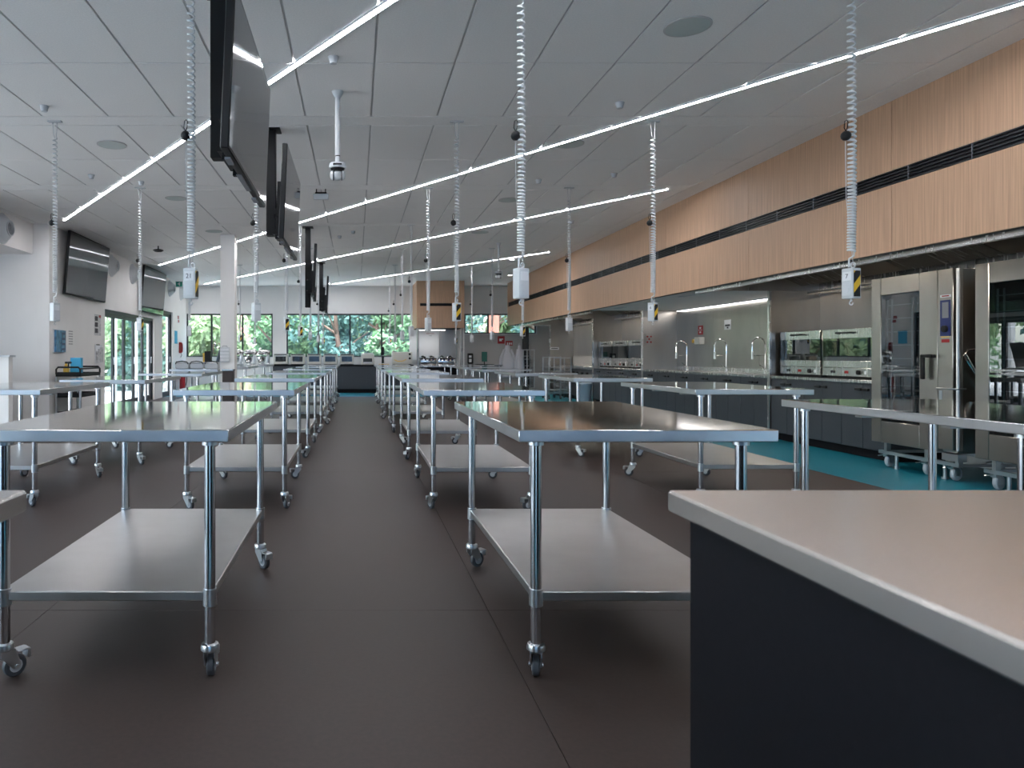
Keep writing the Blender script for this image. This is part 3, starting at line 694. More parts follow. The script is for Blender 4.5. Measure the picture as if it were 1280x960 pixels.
# worktops and cabinets
def worktop(y0, y1, label, x0=5.72):
    t = thing('worktop', label, 'worktop', ((x0+XW)/2, (y0+y1)/2, .84)); w = (y1-y0)/2; d = (XW-.014-x0)/2
    MB().box(-d, d, -w, w, 0, .036, .004).build('slab', M['steel'], t)
    MB().box(d-.02, d, -w, w, .036, .10).build('upstand', M['steel'], t)
worktop(7.75, 9.905, 'stainless worktop carrying the paired benchtop ovens')
worktop(9.955, 14.325, 'long stainless worktop with the sink taps')
worktop(14.375, 17.305, 'stainless worktop carrying the three benchtop ovens')
names = {'A': 'under the paired benchtop ovens', 'B': 'under the sink taps', 'C': 'under the three benchtop ovens'}
for seg, y0, y1, n in (('A', 7.75, 9.90, 3), ('B', 9.96, 14.32, 6), ('C', 14.38, 17.30, 4)):
    w = (y1 - y0) / n
    for k in range(n):
        t = thing('base_cabinet', 'slate laminate base cabinet, %s from the window wall %s' % (ORD[n-1-k], names[seg]), 'cabinet', (6.1, y0 + (k+.5)*w, 0), 0, 'slate base cabinets of the cook line')
        MB().box(-.34, .31, -w/2+.001, w/2-.001, .10, .839).build('carcass', M['door_lam'], t)
        MB().box(-.30, .28, -w/2+.001, w/2-.001, 0, .10).build('plinth', M['lam'], t)
        for s in (-1, 1):
            d = MB().box(-.36, -.34, min(s*.002, s*(w/2-.003)), max(s*.002, s*(w/2-.003)), .11, .832, .002).build('door', M['door_lam'], t)
            MB().box(-.385, -.36, s*.06-.05, s*.06+.05, .755, .785, .004).build('handle', M['blackp'], d)
def tap(y, label):
    t = thing('spring_tap', label, 'tap', (6.26, y, .876), 0, 'spring arch sink taps')
    MB().cyl((0,0,0),(0,0,.05),.028,.022,n=16).cyl((0,0,.05),(0,0,.30),.012,n=12).build('column', M['chrome'], t)
    arch = [(0,0,.30)] + [(-.10 + .10*math.cos(a), 0, .44 + .11*math.sin(a)) for a in [k*math.pi/12 for k in range(13)]] + [(-.20,0,.34)]
    MB().tube(arch, .012, 8).build('spring_hose', M['chrome'], t)
    MB().cyl((-.20,0,.34),(-.20,0,.22),.016,.019,n=12).build('spray_head', M['zinc'], t)
    MB().tube([(0,0,.28),(-.19,0,.28)], .006, 6).build('support_arm', M['chrome'], t)
    MB().tube([(0,0,.07),(-.05,-.02,.09),(-.11,-.04,.14)], .009, 8).build('lever', M['chrome'], t)
tap(13.55, 'chrome spring arch tap beside the red switch sign')
tap(12.10, 'chrome spring arch tap below the white notice')
tap(10.95, 'chrome spring arch tap nearest the paired benchtop ovens')
def flat(name, x, y, z, w, h, m, label, cat, th=.01):      # on the splash wall, facing the room
    t = thing(name, label, cat, (x, y, z)); MB().box(-th, 0, -w/2, w/2, 0, h, .001).build('plate', m, t); return t
t = flat('safety_notice', XW - .013, 12.38, 1.60, .22, .17, M['paper'], 'white printed notice on the splashback above a tap', 'notice', .004)
MB().box(-.0055,-.004,-.08,.08,.06,.09).box(-.0055,-.004,-.03,.02,.02,.05).build('print', M['ink'], t)
t = flat('switch_sign', XW - .013, 13.35, 1.54, .18, .17, M['red'], 'red square switch sign on the splashback', 'sign', .008)
MB().box(-.0095,-.008,-.03,.03,.11,.14).box(-.0095,-.008,-.07,.07,.082,.09).box(-.0095,-.008,-.03,.03,.03,.06).build('white_print', M['paper'], t)
t = thing('isolator_box', 'small grey control box with yellow button under the red switch sign', 'switch', (XW - .013, 13.3, 1.36))
MB().box(-.10, 0, -.10, .10, 0, .13, .005).build('housing', M['offwhite'], t); MB().cyl((-.10,.16,.06),(-.04,.16,.06),.035,n=14).box(-.04,0,.12,.2,.02,.1).build('button', M['amber'], t)
t = thing('button_panel', 'panel of five dark red buttons on the stainless partition', 'switch', (5.86, 14.325, 1.36))
MB().box(-.07, .07, -.006, 0, 0, .24, .001).build('plate', M['wallsteel'], t)
for x, z in ((-.035,.17),(.035,.17),(0,.12),(-.035,.06),(.035,.06)): MB().cyl((x,-.006,z),(x,-.02,z),.017,n=12).build('button', M['red'], t)
t = thing('power_outlet', 'white power outlet on the post beside the service door', 'outlet', (5.72, 21.13, 1.52)); MB().box(-.03,.03,-.02,0,0,.12,.004).build('plate', M['white'], t); MB().box(-.015,.015,-.024,-.02,.03,.06).build('switch', M['paper'], t)
t = thing('warning_strip', 'white lettered strip sign on the griddle partition', 'sign', (5.86, 21.14, 1.32)); MB().box(-.13,.13,-.006,0,0,.075).build('plate', M['paper'], t); MB().box(-.10,.10,-.0075,-.006,.025,.05).build('print', M['ink'], t)

# benchtop convection ovens (face the room)
def bench_oven(y0, y1, label, group):
    w = (y1 - y0) / 2; t = thing('benchtop_oven', label, 'oven', (6.08, (y0+y1)/2, .876), 0, group)
    h = .60; x0 = -.24
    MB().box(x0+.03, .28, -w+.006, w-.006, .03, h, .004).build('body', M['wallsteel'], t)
    MB().box(x0+.04, .26, -w+.03, w-.03, 0, .03).build('feet', M['black'], t)
    d = MB().box(x0, x0+.028, -w+.004, w-.004, h-.115, h-.005, .003).box(x0, x0+.028, -w+.004, w-.004, .135, .215, .003).build('door', M['steel'], t)
    MB().box(x0+.004, x0+.028, -w+.004, w-.004, .216, h-.116).build('door_glass', M['ovenglass'], d)
    MB().box(x0+.0285, x0+.0295, -w+.05, w-.05, .22, h-.12).build('cavity', M['dark'], d)
    MB().tube([(x0,-w*.32,h-.055),(x0-.035,-w*.30,h-.05),(x0-.035,w*.30,h-.05),(x0,w*.32,h-.055)], .011, 8).build('handle', M['blackp'], d)
    p = MB().box(x0, x0+.028, -w+.004, w-.004, .032, .130, .003).build('control_panel', M['steel'], t)
    Mx = Matrix.Rotation(R(-90), 4, 'Y')
    MB().lathe([(.028,0),(.026,.02),(.0,.022)], 16, Matrix.Translation((x0,-w*.52,.08)) @ Mx).build('dial', M['blackp'], p)
    MB().box(x0-.004, x0, -w*.02-.03, -w*.02+.03, .065, .095).build('display', M['red'], p)
    for q in (.50,.60): MB().box(x0-.004, x0, w*q-.014, w*q+.014, .065, .095).build('switch', M['blackp'], p)
    MB().box(x0-.003, x0, -w*.78-.01, -w*.78+.02, .06, .10).build('tag', M['paper'], p)
bench_oven(9.01, 9.86, 'benchtop convection oven against the partition by the sinks', 'paired benchtop ovens')
bench_oven(8.11, 8.96, 'benchtop convection oven next to the tall combi oven', 'paired benchtop ovens')
for k, (a, e) in enumerate(((14.44, 15.36), (15.40, 16.32), (16.36, 17.28))):
    bench_oven(a, e, 'benchtop convection oven, %s from the window wall in the row of three' % ORD[2-k], 'row of three benchtop ovens')

# tall combi ovens
def combi(y0, y1, label, full):
    x0 = 5.42; t = thing('combi_oven', label, 'oven', (x0, y0, 0), 0, 'tall combi ovens')
    w = y1 - y0; zb, zt = .26, 1.95; pw = .18
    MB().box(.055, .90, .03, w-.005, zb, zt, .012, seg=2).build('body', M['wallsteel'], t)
    # door with opening
    d0, d1 = pw + .004, w; g0, g1, gz0, gz1 = pw + .22, w - .135, .48, 1.775
    d = MB().box(0,.055,d0,g0,zb+.0,zt,.004).box(0,.055,g1,d1,zb,zt,.004).box(0,.055,g0,g1,zb,gz0,.004).box(0,.055,g0,g1,gz1,zt,.004).build('door', M['wallsteel'], t)
    MB().box(.006,.014,g0,g1,gz0,gz1).build('door_glass', M['ovenglass'], d)
    MB().box(.050,.054,g0,g1,gz0,gz1).build('cavity', M['dark'], d)
    rk = MB()
    for y in (g0+.09, g0+.13, g1-.11, g1-.05): rk.box(.030,.040,y-.006,y+.006,gz0+.02,gz1-.05)
    for k in range(9): rk.box(.028,.036,g0+.05,g1-.04,gz0+.10+.135*k,gz0+.108+.135*k)
    rk.build('tray_rack', M['zinc'], d)
    MB().box(-.05,.0,pw+.02,pw+.055,1.135,1.165,.004).box(-.055,-.03,pw+.02,pw+.14,1.135,1.168,.006).box(-.055,-.03,pw+.105,pw+.145,.93,1.165,.006).build('handle', M['blackp'], d)
    p = MB().box(0,.055,.012,pw,zb+.03,zt,.004).build('control_panel', M['wallsteel'], t)
    MB().cyl((.06,.03,zb+.03),(.06,.03,zt-.002),.034,n=20).build('corner_post', M['shelf'], t)
    MB().box(-.004,0,.035,.15,1.335,1.665,.001).build('display_panel', M['navy'], p)
    MB().box(-.006,-.004,.055,.125,1.50,1.645).build('screen', M['grille'], p)
    MB().lathe([(.032,0),(.030,.02),(.0,.022)], 16, Matrix.Translation((-.004,.09,1.40)) @ Matrix.Rotation(R(-90),4,'Y')).build('dial', M['blackp'], p)
    MB().box(-.003,0,.03,.15,1.69,1.715).build('badge', M['paper'], p); MB().box(-.004,-.003,.05,.13,1.697,1.708).build('badge_print', M['red'], p)
    MB().box(-.003,0,.05,.14,1.322,1.331).build('yellow_line', M['hazy'], p); MB().box(-.003,0,.05,.135,1.275,1.305).build('red_print', M['red'], p)
    MB().tube([(0,pw-.005,.845),(-.02,pw-.01,.85),(-.02,.03,.85),(.03,-.01,.85),(.10,-.012,.85)], .008, 6).box(-.004,0,pw-.05,pw-.02,.74,.83).build('drip_rail', M['zinc'], p)
    # trolley stand
    s = MB().box(.06,.10,.02,w-.02,.135,.17).box(.06,.10,.02,.06,.17,.255).box(.06,.10,w-.14,w-.10,.17,.255).box(.06,.10,w*.36,w*.36+.04,.17,.255).box(.80,.84,.02,w-.02,.135,.17)
    s.box(.10,.80,.02,.05,.14,.165).box(.10,.80,w-.05,w-.02,.14,.165).box(.02,.10,-.02,.16,.19,.255)
    s.build('stand_frame', M['zinc'], t)
    for y in (.12, w*.42, w-.10):
        for x in (.10, .78):
            c = MB().box(x-.03,x+.03,y-.028,y+.028,.105,.14).box(x-.012,x+.04,y-.028,y-.022,.045,.11).box(x-.012,x+.04,y+.022,y+.028,.045,.11).tube([(x-.03,y,.13),(x-.07,y+.01,.12),(x-.09,y+.02,.115)],.007,6).build('caster_fork', M['zinc'], t)
            MB().lathe([(.0,-.018),(.055,-.018),(.0625,-.010),(.0625,.010),(.055,.018),(.0,.018)], 20, Matrix.Translation((x+.02,y,.0625)) @ Matrix.Rotation(R(90),4,'X') @ Matrix.Rotation(R(18),4,'Y')).build('caster_wheel', M['hub'], c)
    for y in (.22, w-.22): MB().cyl((.10,y,.02),(.10,y,.135),.016,n=12).cyl((.10,y,0),(.10,y,.02),.028,n=14).build('levelling_foot', M['zinc'], t)
    MB().tube([(.30,-.03,.80),(.12,-.05,1.05),(.06,-.05,1.16),(.10,-.03,1.20),(.3,-.02,1.22)], .014, 8).build('spray_hose', M['chrome'], t)
combi(6.49, 7.53, 'tall wheeled combi oven next to the paired benchtop ovens', True)
combi(5.22, 6.27, 'tall wheeled combi oven farthest from the paired benchtop ovens', True)

# griddle station and trolleys past the three ovens
t = thing('griddle_station', 'low stainless griddle bench beside the three benchtop ovens', 'griddle', (6.08, 18.25, 0))
MB().box(-.33,.33,-.85,.85,.10,.80).build('cabinet', M['door_lam'], t)
MB().box(-.36,.35,-.88,.88,.80,.88,.006).build('griddle_plate', M['steel'], t)
MB().box(.30,.34,-.88,2.8,.88,1.13).build('splash_guard', M['greywall'], t)
MB().box(-.30,.30,-.80,.80,0,.10).build('plinth', M['black'], t)
for y in (-.5,-.1,.3,.6): MB().cyl((-.38,y,.70),(-.33,y,.70),.03,n=14).build('knob', M['blackp'], t)
t = thing('tank_boiler', 'dark stock pot range beyond the griddle', 'range', (6.08, 20.1, 0))
MB().box(-.30,.33,-.85,.85,.12,.86).build('body', M['wallsteel'], t); MB().box(-.28,.30,-.82,.82,0,.12).build('plinth', M['black'], t); MB().box(-.32,-.30,-.8,.8,.25,.75,.004).build('door', M['steel'], t)
def tray_trolley(x, y, h, w, d, label):
    t = thing('tray_trolley', label, 'trolley', (x, y, 0), 0, 'tray rack trolleys')
    for sx in (-1, 1):
        for sy in (-1, 1):
            lg = MB().box(sx*w/2-.015, sx*w/2+.015, sy*d/2-.015, sy*d/2+.015, .12, h, .002).build('upright', M['zinc'], t)
            MB().lathe([(.0,-.014),(.055,-.014),(.055,.014),(.0,.014)], 14, Matrix.Translation((sx*w/2, sy*d/2, .055)) @ Matrix.Rotation(R(90),4,'Y')).box(sx*w/2-.018, sx*w/2+.018, sy*d/2-.016, sy*d/2+.016, .06, .12).build('caster', M['tyre'], lg)
    for z in (.14, h-.03):
        f = MB(); f.box(-w/2, w/2, -d/2-.012, -d/2+.012, z, z+.025).box(-w/2, w/2, d/2-.012, d/2+.012, z, z+.025).box(-w/2-.012, -w/2+.012, -d/2, d/2, z, z+.025).box(w/2-.012, w/2+.012, -d/2, d/2, z, z+.025)
        f.build('frame', M['zinc'], t)
    n = int((h - .3) / .10)
    for k in range(n):
        z = .22 + .10 * k
        MB().box(-w/2+.005, -w/2+.04, -d/2+.01, d/2-.01, z, z+.006).box(w/2-.04, w/2-.005, -d/2+.01, d/2-.01, z, z+.006).build('runner', M['steel'], t)
        if k % 3 != 1: MB().box(-w/2+.02, w/2-.02, -d/2+.015, d/2-.015, z+.006, z+.02, .003).build('tray', M['shelf'], t)
tray_trolley(5.22, 19.1, 1.12, .30, .6, 'steel tray rack trolley beside the griddle, nearer the benches')
tray_trolley(5.55, 19.25, 1.10, .28, .6, 'steel tray rack trolley beside the griddle, nearer the wall')
tray_trolley(5.33, 22.1, 1.34, .22, .5, 'tall narrow tray trolley against the grey wall by the dark post')
t = thing('waste_bin', 'grey blue plastic bin standing beside the griddle', 'bin', (5.50, 17.2, 0))
MB().lathe([(.13,0),(.16,.42),(.175,.44),(.175,.47)], 20).build('tub', M['binblue'], t); MB().lathe([(.18,.47),(.17,.50),(.0,.53)], 20).build('lid', M['binblue'], t)
struct(MB().box(5.24, 5.42, BACK - .14, BACK, 0, 2.05).build('trim_6', M['frame']))
dd = struct(MB().box(XW-.05, XW, 21.25, 21.33, 0, 1.98).box(XW-.05, XW, 22.2, 22.28, 0, 1.98).box(XW-.05, XW, 21.25, 22.28, 1.92, 1.98).build('door_3', M['white']))
MB().box(XW-.03, XW, 21.33, 22.2, 0, 1.92).build('door_leaf', M['greywall'], dd)

# ================================================================== window wall bench and appliances
t = thing('window_counter', 'long charcoal counter under the windows', 'counter', (-.45, 22.27, 0))
MB().box(-2.1, 2.2, -.32, .32, .12, .82).build('body', M['door_lam'], t); MB().box(-2.12, 2.22, -.35, .325, .82, .86, .004).build('top', M['lam'], t)
MB().box(-2.1, 2.2, -.27, .30, 0, .12).build('plinth', M['lam'], t)
for k in range(6): MB().box(-2.1+.717*k+.003, -2.1+.717*(k+1)-.003, -.338, -.32, .13, .81).build('door', M['door_lam'], t)
def small_oven(x, label):
    t = thing('countertop_oven', label, 'oven', (x, 22.25, .86), 0, 'five small white ovens on the window counter')
    MB().box(-.215,.215,-.20,.20,.02,.34,.01).build('body', M['offwhite'], t)
    d = MB().box(-.205,.205,-.215,-.20,.03,.10).box(-.205,.205,-.215,-.20,.26,.30).box(-.205,-.16,-.215,-.20,.10,.26).box(.16,.205,-.215,-.20,.10,.26).build('door', M['offwhite'], t)
    MB().box(-.16,.16,-.212,-.204,.10,.26).build('door_glass', M['screen'], d)
    MB().box(-.19,.19,-.222,-.20,.305,.335).build('vent_band', M['dark'], t)
    MB().tube([(-.15,-.215,.28),(-.15,-.24,.28),(.15,-.24,.28),(.15,-.215,.28)], .007, 6).build('handle', M['zinc'], d)
    MB().box(-.2,.2,-.18,.18,0,.02).build('feet', M['black'], t)
for k, x in enumerate((-2.32, -1.80, -1.29, -.79, -.28)): small_oven(x, 'small white countertop oven, %s in line from the grey wall pier under the windows' % ORD[k])
t = thing('coffee_machine', 'beige box appliance with dark slot on the window counter', 'appliance', (.36, 22.2, .86))
MB().box(-.20,.20,-.18,.18,0,.34,.015).build('body', M['offwhite'], t); MB().box(-.14,.14,-.186,-.18,.05,.20).build('slot', M['dark'], t); MB().box(-.13,.13,-.19,-.18,.05,.09).build('tray', M['white'], t); MB().box(-.17,.17,-.15,.15,.34,.37,.01).build('lid', M['white'], t)
t = thing('pepper_mill', 'tall black mill standing on the window counter', 'mill', (.83, 22.15, .86))
MB().lathe([(.05,0),(.05,.02),(.04,.03),(.035,.20),(.045,.24),(.025,.27),(.03,.30),(.045,.34),(.04,.42),(.045,.52),(.03,.56),(.0,.57)], 16).build('mill_body', M['black'], t); MB().lathe([(.028,.275),(.034,.285),(.034,.295),(.028,.30)], 16).build('ring', M['chrome'], t)
t = thing('cutting_board', 'small yellow board lying on the window counter', 'board', (.86, 22.05, .86)); MB().box(-.16,.16,-.1,.1,0,.03,.008).build('board', M['amber'], t); MB().box(-.13,.13,-.07,.07,.03,.045,.004).build('cloth', M['paper'], t)
t = thing('microwave_oven', 'large beige microwave oven at the end of the window counter', 'microwave', (1.42, 22.2, .86))
MB().box(-.31,.31,-.22,.22,.02,.40,.015).build('body', M['offwhite'], t); d = MB().box(-.29,.15,-.235,-.22,.05,.38,.008).build('door', M['offwhite'], t)
for z in (.33,.20): MB().cyl((.23,-.235,z),(.23,-.22,z),.035,n=14).build('dial', M['blackp'], t)
MB().tube([(-.24,-.24,.16),(-.14,-.26,.11),(.02,-.26,.12),(.12,-.24,.17)], .012, 6).build('handle', M['amber'], d)
for x in (-.25,.25): MB().box(x-.03,x+.03,-.15,.15,0,.02).build('foot', M['black'], t)
# chimney cook station
t = thing('range_canopy_panel', 'pale steel panel with a small dark red logo under the wood chimney', 'panel', (2.3, 22.55, .95))
MB().box(-.62,.30,-.03,0,.05,1.0).build('sheet', M['paper'], t)
MB().box(.32,.86,-.03,0,-.05,1.0).build('steel_sheet', M['wallsteel'], t)
text('ROYSTON', .052, M['red'], t, (.04,-.0312,.885), (R(90),0,0), 'logo', .001); text('CHEF', .036, M['ink'], t, (.04,-.0312,.82), (R(90),0,0), 'logo_line', .001)
for x in (1.83, 3.13):
    t = thing('canopy_post', 'slim steel post at the edge of the wood chimney, %s' % ('beside the microwave' if x < 2 else 'beside the grey wall'), 'post', (x, 21.2, 0), 0, 'chimney posts')
    MB().box(-.03,.03,-.10,.10,0,1.956,.004).build('post', M['wallsteel'], t); MB().box(-.055,.055,-.11,.11,0,.03).build('shoe', M['zinc'], t)
t = thing('canopy_bench', 'steel bench under the wood chimney', 'bench', (2.48, 21.75, 0))
MB().box(-.58,.58,-.45,.40,.80,.84,.004).build('top', M['steel'], t); MB().box(-.55,.55,-.40,.38,.10,.80).build('body', M['lam'], t); MB().box(-.52,.52,-.36,.36,0,.10).build('plinth', M['black'], t)
for k, x in enumerate((2.15, 2.72)):
    t = thing('fryer_unit', 'chrome double fryer with dark knobs, %s' % ('next to the microwave' if k == 0 else 'next to the grey wall'), 'fryer', (x, 21.7, .84), 0, 'chrome fryers')
    MB().box(-.26,.26,-.25,.25,.0,.24,.02,seg=2).build('body', M['chrome'], t)
    for q in (-.14,.12): MB().lathe([(.09,.24),(.11,.27),(.05,.30),(.02,.31),(.0,.31)], 16, Matrix.Translation((q,-.1,0))).build('lid', M['chrome'], t)
    for q in (-.18,-.08,.06,.16): MB().cyl((q,-.25,.18),(q,-.275,.18),.026,n=12).build('knob', M['navy'], t)
    MB().box(-.262,.262,-.256,-.25,.205,.235).build('rail', M['brown'], t)
t = thing('canopy_light', 'bright light fitting under the wood chimney', 'light', (2.3, 21.9, 1.956)); MB().box(-.45,.45,-.10,.10,-.03,0,.004).build('housing', M['white'], t); MB().box(-.42,.42,-.07,.07,-.034,-.03).build('lens', M['leddim'], t)
# grey service wall
t = thing('soap_dispenser', 'black and silver dispenser on the grey wall', 'dispenser', (3.60, BACK, .88)); MB().box(-.09,.09,-.10,0,0,.34,.03,seg=2).build('shell', M['blackp'], t); MB().box(-.05,.03,-.106,-.10,.06,.16).box(-.05,.03,-.106,-.10,.20,.27).build('window', M['paper'], t)
t = thing('green_monitor', 'dark green box on a stand by the grey wall', 'box', (3.98, 22.2, .86)); MB().box(-.08,.08,-.04,.04,.10,.40,.006).build('box_body', M['dkgreen'], t); MB().cyl((0,0,.015),(0,0,.10),.015,n=10).build('stem', M['black'], t); MB().box(-.28,.28,-.12,.12,0,.02,.006).build('base_tray', M['black'], t)
t = thing('wash_bench', 'narrow bench under the dispenser at the grey wall', 'bench', (4.0, 22.25, 0)); MB().box(-.5,.5,-.3,.3,.83,.86,.003).build('top', M['steel'], t)
for x in (-.45,.45):
    for y in (-.25,.25): MB().cyl((x,y,0),(x,y,.83),.02,n=10).build('leg', M['leg'], t)
t = thing('hydrant_sign', 'square dark red sign with white mark on the grey wall', 'sign', (4.58, BACK, 1.52)); MB().box(-.11,.11,-.01,0,0,.24,.001).build('plate', M['red'], t); MB().box(-.06,.02,-.012,-.01,.08,.16).box(.01,.06,-.012,-.01,.13,.16).build('white_mark', M['paper'], t)
t = thing('fire_blanket', 'dark red box label above the hanging coats', 'sign', (4.83, BACK, 1.46)); MB().box(-.11,.11,-.02,0,0,.15,.001).build('plate', M['red'], t); MB().box(-.07,-.03,-.0215,-.02,.03,.10).box(0,.04,-.0215,-.02,.03,.10).box(.06,.09,-.0215,-.02,.03,.10).build('white_mark', M['paper'], t)
def coat(x, w, label, seed):
    rnd = random.Random(seed)
    t = thing('hanging_coat', label, 'coat', (x, BACK - .01, .42), 0, 'coats on wall hooks')
    n, m_ = 14, 10; vs = []; fs = []
    for j in range(m_ + 1):
        v = j / m_; z = 1.05 - 1.0 * v
        half = w * (.16 + .34 * min(1, v * 1.9) + .06 * v)
        for i in range(n):
            a = 2 * math.pi * i / n; fold = 1 + .18 * math.sin(5 * a + seed) * v
            vs.append((half * math.cos(a), -.10 + (.05 + .045 * v) * math.sin(a) * fold, z + .015 * math.sin(3 * a)))
    for j in range(m_):
        for i in range(n): fs.append((j*n+i, j*n+(i+1) % n, (j+1)*n+(i+1) % n, (j+1)*n+i))
    fs.append(tuple(range(n)))
    MB().add(vs, fs).build('coat_body', M['coat'], t)
    for s in (-1, 1): MB().tube([(s*w*.25,-.10,.92),(s*w*.50,-.11,.65),(s*w*.56,-.12,.35),(s*w*.54,-.12,.18)], .05, 10).build('sleeve', M['coat'], t)
    MB().tube([(0,-.0,1.08),(0,-.07,1.08),(0,-.09,1.12)], .008, 6).build('hook', M['zinc'], t)
coat(4.76, .42, 'pale grey coat hanging under the red box label', 1)
coat(5.13, .20, 'narrow pale grey coat hanging next to the dark post', 2)

# ================================================================== things on the benches by the door wall
def mixer(x, y, z, label):
    t = thing('stand_mixer', label, 'mixer', (x, y, z), R(4), 'stand mixers')
    MB().box(-.17,.14,-.10,.10,0,.04,.02,seg=2).build('base', M['zinc'], t)
    MB().box(.05,.13,-.055,.055,.03,.27,.02,seg=2).build('column', M['zinc'], t)
    hp = [(.0,-.19),(.035,-.185),(.055,-.16),(.068,-.08),(.070,.06),(.062,.12),(.04,.15),(.0,.16)]
    MB().lathe(hp, 18, Matrix.Translation((0,0,.335)) @ Matrix.Rotation(R(90),4,'Y')).build('head', M['steel'], t)
    MB().lathe([(.05,.04),(.055,.05),(.10,.10),(.112,.17),(.114,.21),(.108,.21),(.09,.10),(.0,.06)], 20, Matrix.Translation((-.085,0,0))).build('bowl', M['chrome'], t)
    MB().cyl((-.11,0,.27),(-.11,0,.12),.012,.03,n=10).build('beater', M['chrome'], t)
    MB().cyl((.06,-.075,.33),(.06,-.065,.33),.014,n=10).build('knob', M['blackp'], t)
for k, x in enumerate((-3.12, -2.77, -2.42)): mixer(x, 18.95, .9, 'grey stand mixer on a bench, %s from the wall pier' % ORD[2-k])
for k, x in enumerate((-3.30, -3.02, -2.74)):
    t = thing('dish_tub', 'white lidded tub in a row on the bench behind the column, %s from the column' % ORD[2-k], 'tub', (x, 13.75, .9), 0, 'white tubs on the bench')
    MB().box(-.13,.13,-.18,.18,0,.11,.015).build('tub_body', M['white'], t)
    MB().tube([(-.12,-.19,.09),(-.10,-.20,.13),(0,-.20,.145),(.10,-.20,.13),(.12,-.19,.09)], .010, 6).build('handle', M['blackp'], t)
    MB().box(-.125,.125,-.175,.175,.11,.122,.004).build('lid', M['paper'], t)
t = thing('black_caddy', 'black upright caddy on the bench behind the column', 'caddy', (-2.98, 14.45, .9)); MB().box(-.06,.06,-.08,.08,0,.34,.006).build('box_body', M['blackp'], t); MB().box(-.10,-.06,-.06,.06,.02,.30,.004).build('cards', M['amber'], t)
for k in range(4):
    t = thing('leaning_tray', 'metal tray leaning in the stack beside the column, %s from the black caddy' % ORD[k], 'tray', (-2.83 + .07*k, 14.45, .905), 0, 'leaning trays beside the column')
    b = MB().box(-.006,.006,-.16,.16,0,.36+.05*k,.002); sh = .28; b.v = [(x + z*sh, y, z) for x, y, z in b.v]; b.build('sheet', M['shelf'] if k % 2 else M['binblue'], t)
    b = MB().box(-.010,-.006,-.16,.16,.35+.05*k,.36+.05*k); b.v = [(x + z*sh, y, z) for x, y, z in b.v]; b.build('rim', M['zinc'], t)

# ================================================================== outside
struct(MB().box(-60, 60, -4.8, 80, -.35, -.15).build('ground', M['paving']))
struct(MB().box(-60, 60, -60, -4.8, -.35, -.15).build('ground_added', M['asphalt']))  # unseen dark strip, added to dim what the bench fronts reflect
def tree(x, y, h, r, m, seed, label, group, bark='bark', nl=2600):
    rnd = random.Random(seed)
    t = thing('garden_tree', label, 'tree', (x, y, -.15), 0, group)
    pts = [(0,0,0)]
    for k in range(1, 6): pts.append((rnd.uniform(-.12,.12)*k, rnd.uniform(-.12,.12)*k, h*.8*k/5))
    b = MB(); 
    for k in range(5): b.cyl(pts[k], pts[k+1], .17*(1-k*.15), .17*(1-(k+1)*.15), n=9, caps=False)
    for k in range(6):
        p = Vector(pts[2 + k % 3]); a = rnd.uniform(0, 6.28); q = p + Vector((math.cos(a)*r*.7, math.sin(a)*r*.7, h*.18)); b.cyl(p, q, .06, .02, n=6, caps=False)
    b.build('trunk', M[bark], t)
    cl = [(Vector((rnd.uniform(-r,r)*.75, rnd.uniform(-r,r)*.75, h*rnd.uniform(.12,.92))), rnd.uniform(.4,.8)*r*.62) for _ in range(16)]
    vs = []; fs = []
    for i in range(nl):
        c, cr = cl[i % 16]
        d = Vector((rnd.gauss(0,1), rnd.gauss(0,1), rnd.gauss(0,1))).normalized() * cr * rnd.uniform(.55,1.05)
        p = c + d; s = rnd.uniform(.05,.14) * (2.0 if y > 30 else 1.25)
        u = Vector((rnd.gauss(0,1), rnd.gauss(0,1), rnd.gauss(0,1))).normalized(); w = u.orthogonal().normalized()
        k = len(vs); vs += [p - u*s, p + w*s*.5, p + u*s, p - w*s*.5]; fs.append((k, k+1, k+2, k+3))
    me = bpy.data.meshes.new('foliage'); me.from_pydata([tuple(v) for v in vs], [], fs); me.materials.append(M[m])
    o = bpy.data.objects.new('foliage', me); COL.objects.link(o); o.parent = t; o['kind'] = 'stuff'
G = 'trees outside the window wall'
spots = [(-7.6,27.5,4.6,1.7,'leaf2'),(-5.2,26.6,2.6,1.5,'leaf3'),(-2.9,27.6,3.6,1.7,'leaf'),(-.8,27.2,4.4,1.8,'leaf2'),(1.2,26.8,3.6,1.6,'leaf'),(3.2,28.2,4.8,1.9,'leaf2'),(5.4,27.4,4.6,1.7,'leaf2'),(7.4,27.6,4.6,1.8,'leaf'),
         (-10.5,31.5,7.0,2.6,'leaf'),(-2.2,32.5,7.0,2.8,'leaf3'),(1.6,32.5,7.4,2.8,'leaf'),(5.6,33,7.4,2.8,'leaf3'),(9.5,33,7.0,2.8,'leaf2')]
for i, (x, y, h, r, m) in enumerate(spots):
    kind = {'leaf': 'leafy green tree seen through the window wall', 'leaf2': 'dark blue-green tree seen through the window wall', 'leaf3': 'bright yellow-green tree seen through the window wall'}[m]
    tree(x, y, h, r, m, 20 + i, kind.replace(' seen through the window wall', ' outside the windows, %s in the %s row from the doors' % (ORD[i if i < 8 else i - 8], 'near' if i < 8 else 'far')), G, nl=3600 if y < 30 else 6000)
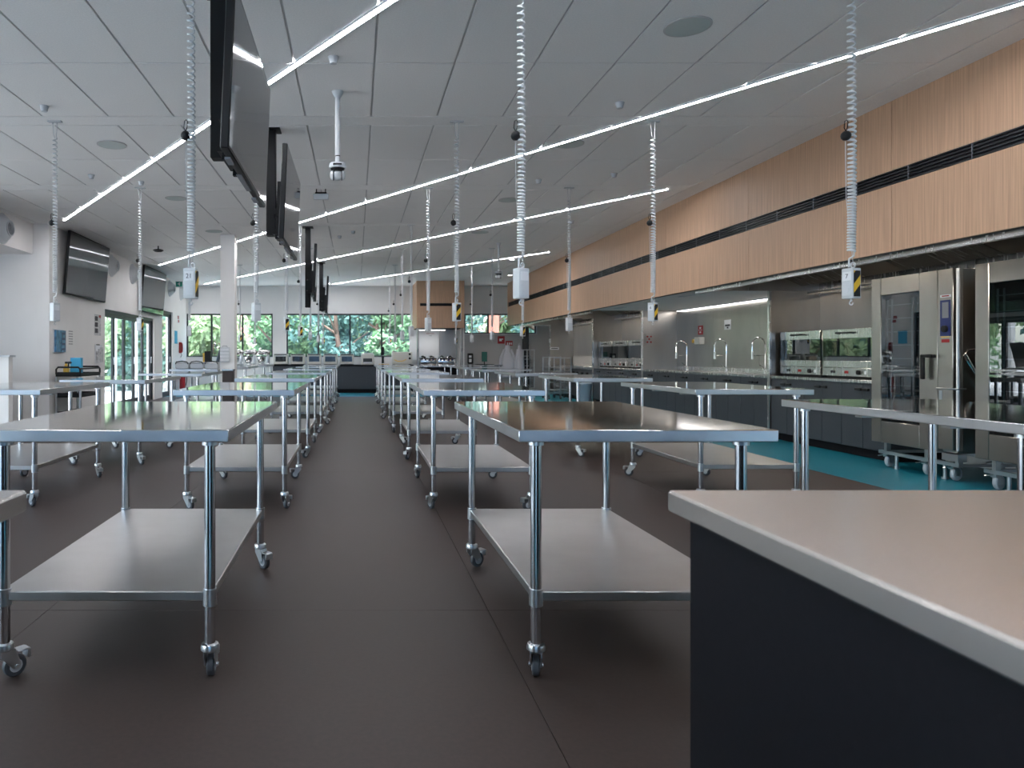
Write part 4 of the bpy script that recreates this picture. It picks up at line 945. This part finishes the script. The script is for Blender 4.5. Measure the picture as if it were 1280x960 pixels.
for i, (x, y, h, r, m) in enumerate([(-10.5,16.5,4.5,1.6,'leaf'),(-11,20.5,5.0,1.8,'leaf2'),(-9.8,24.5,4.2,1.5,'leaf3'),(-12.5,28,5.5,2.2,'leaf')]):
    tree(x, y, h, r, m, 60 + i, 'garden tree outside the glass doors, %s in line towards the house' % ORD[i], 'trees outside the glass doors', nl=2200)
t = thing('red_trunk', 'smooth red barked tree trunk outside the high window', 'tree', (5.0, 26.2, -.15))
MB().cyl((0,0,0),(.05,0,3),.22,.19,n=14).cyl((.05,0,3),(-.1,.2,6.5),.19,.12,n=14).build('trunk', M['redbark'], t); MB().cyl((.05,0,3.2),(1.1,.3,5.6),.09,.04,n=10).build('branch', M['redbark'], t)
t = thing('neighbour_house', 'pale house with red tiled roof beyond the trees', 'house', (-6.2, 40, -.15))
MB().box(-2.6,2.6,-2,2,0,2.3).build('walls', M['render'], t)
MB().prism([(-2.4,2.3),(2.4,2.3),(0,4.1)], 'x', -3.0, 3.0).build('roof', M['roof'], t)
for x in (-1.6, 0, 1.6): f = MB().box(x-.4,x+.4,-2.03,-2,.9,1.9).build('window', M['frame'], t); MB().box(x-.34,x+.34,-2.04,-2.03,.96,1.84).build('pane', M['glass'], f)
t = bpy.data.objects.new('added_reflection_building', None); COL.objects.link(t); t.location = (0, -17, -.15); struct(t)  # unseen block, added to block sky and turn bench edge reflections blue
MB().box(-22, 22, -5, 0, 0, 7.5).build('walls', M['cladding'], t); MB().box(-22.2, 22.2, -5.2, .2, 7.5, 7.7).build('parapet', M['frame'], t)
for k in range(14): f = MB().box(-20+3*k, -18.6+3*k, 0, .05, 3.6, 5.0).build('window', M['frame'], t); MB().box(-19.93+3*k, -18.67+3*k, .05, .06, 3.67, 4.93).build('pane', M['screen'], f)
for k, y in enumerate((17.4, 18.8, 20.6, 22.6)):
    t = thing('verandah_post', 'white verandah post outside the glass folding doors, %s in line' % ORD[k], 'post', (-6.35, y, -.15), 0, 'verandah posts'); MB().box(-.06,.06,-.06,.06,0,3.2,.005).build('shaft', M['white'], t); MB().box(-.09,.09,-.09,.09,0,.12).build('shoe', M['white'], t)
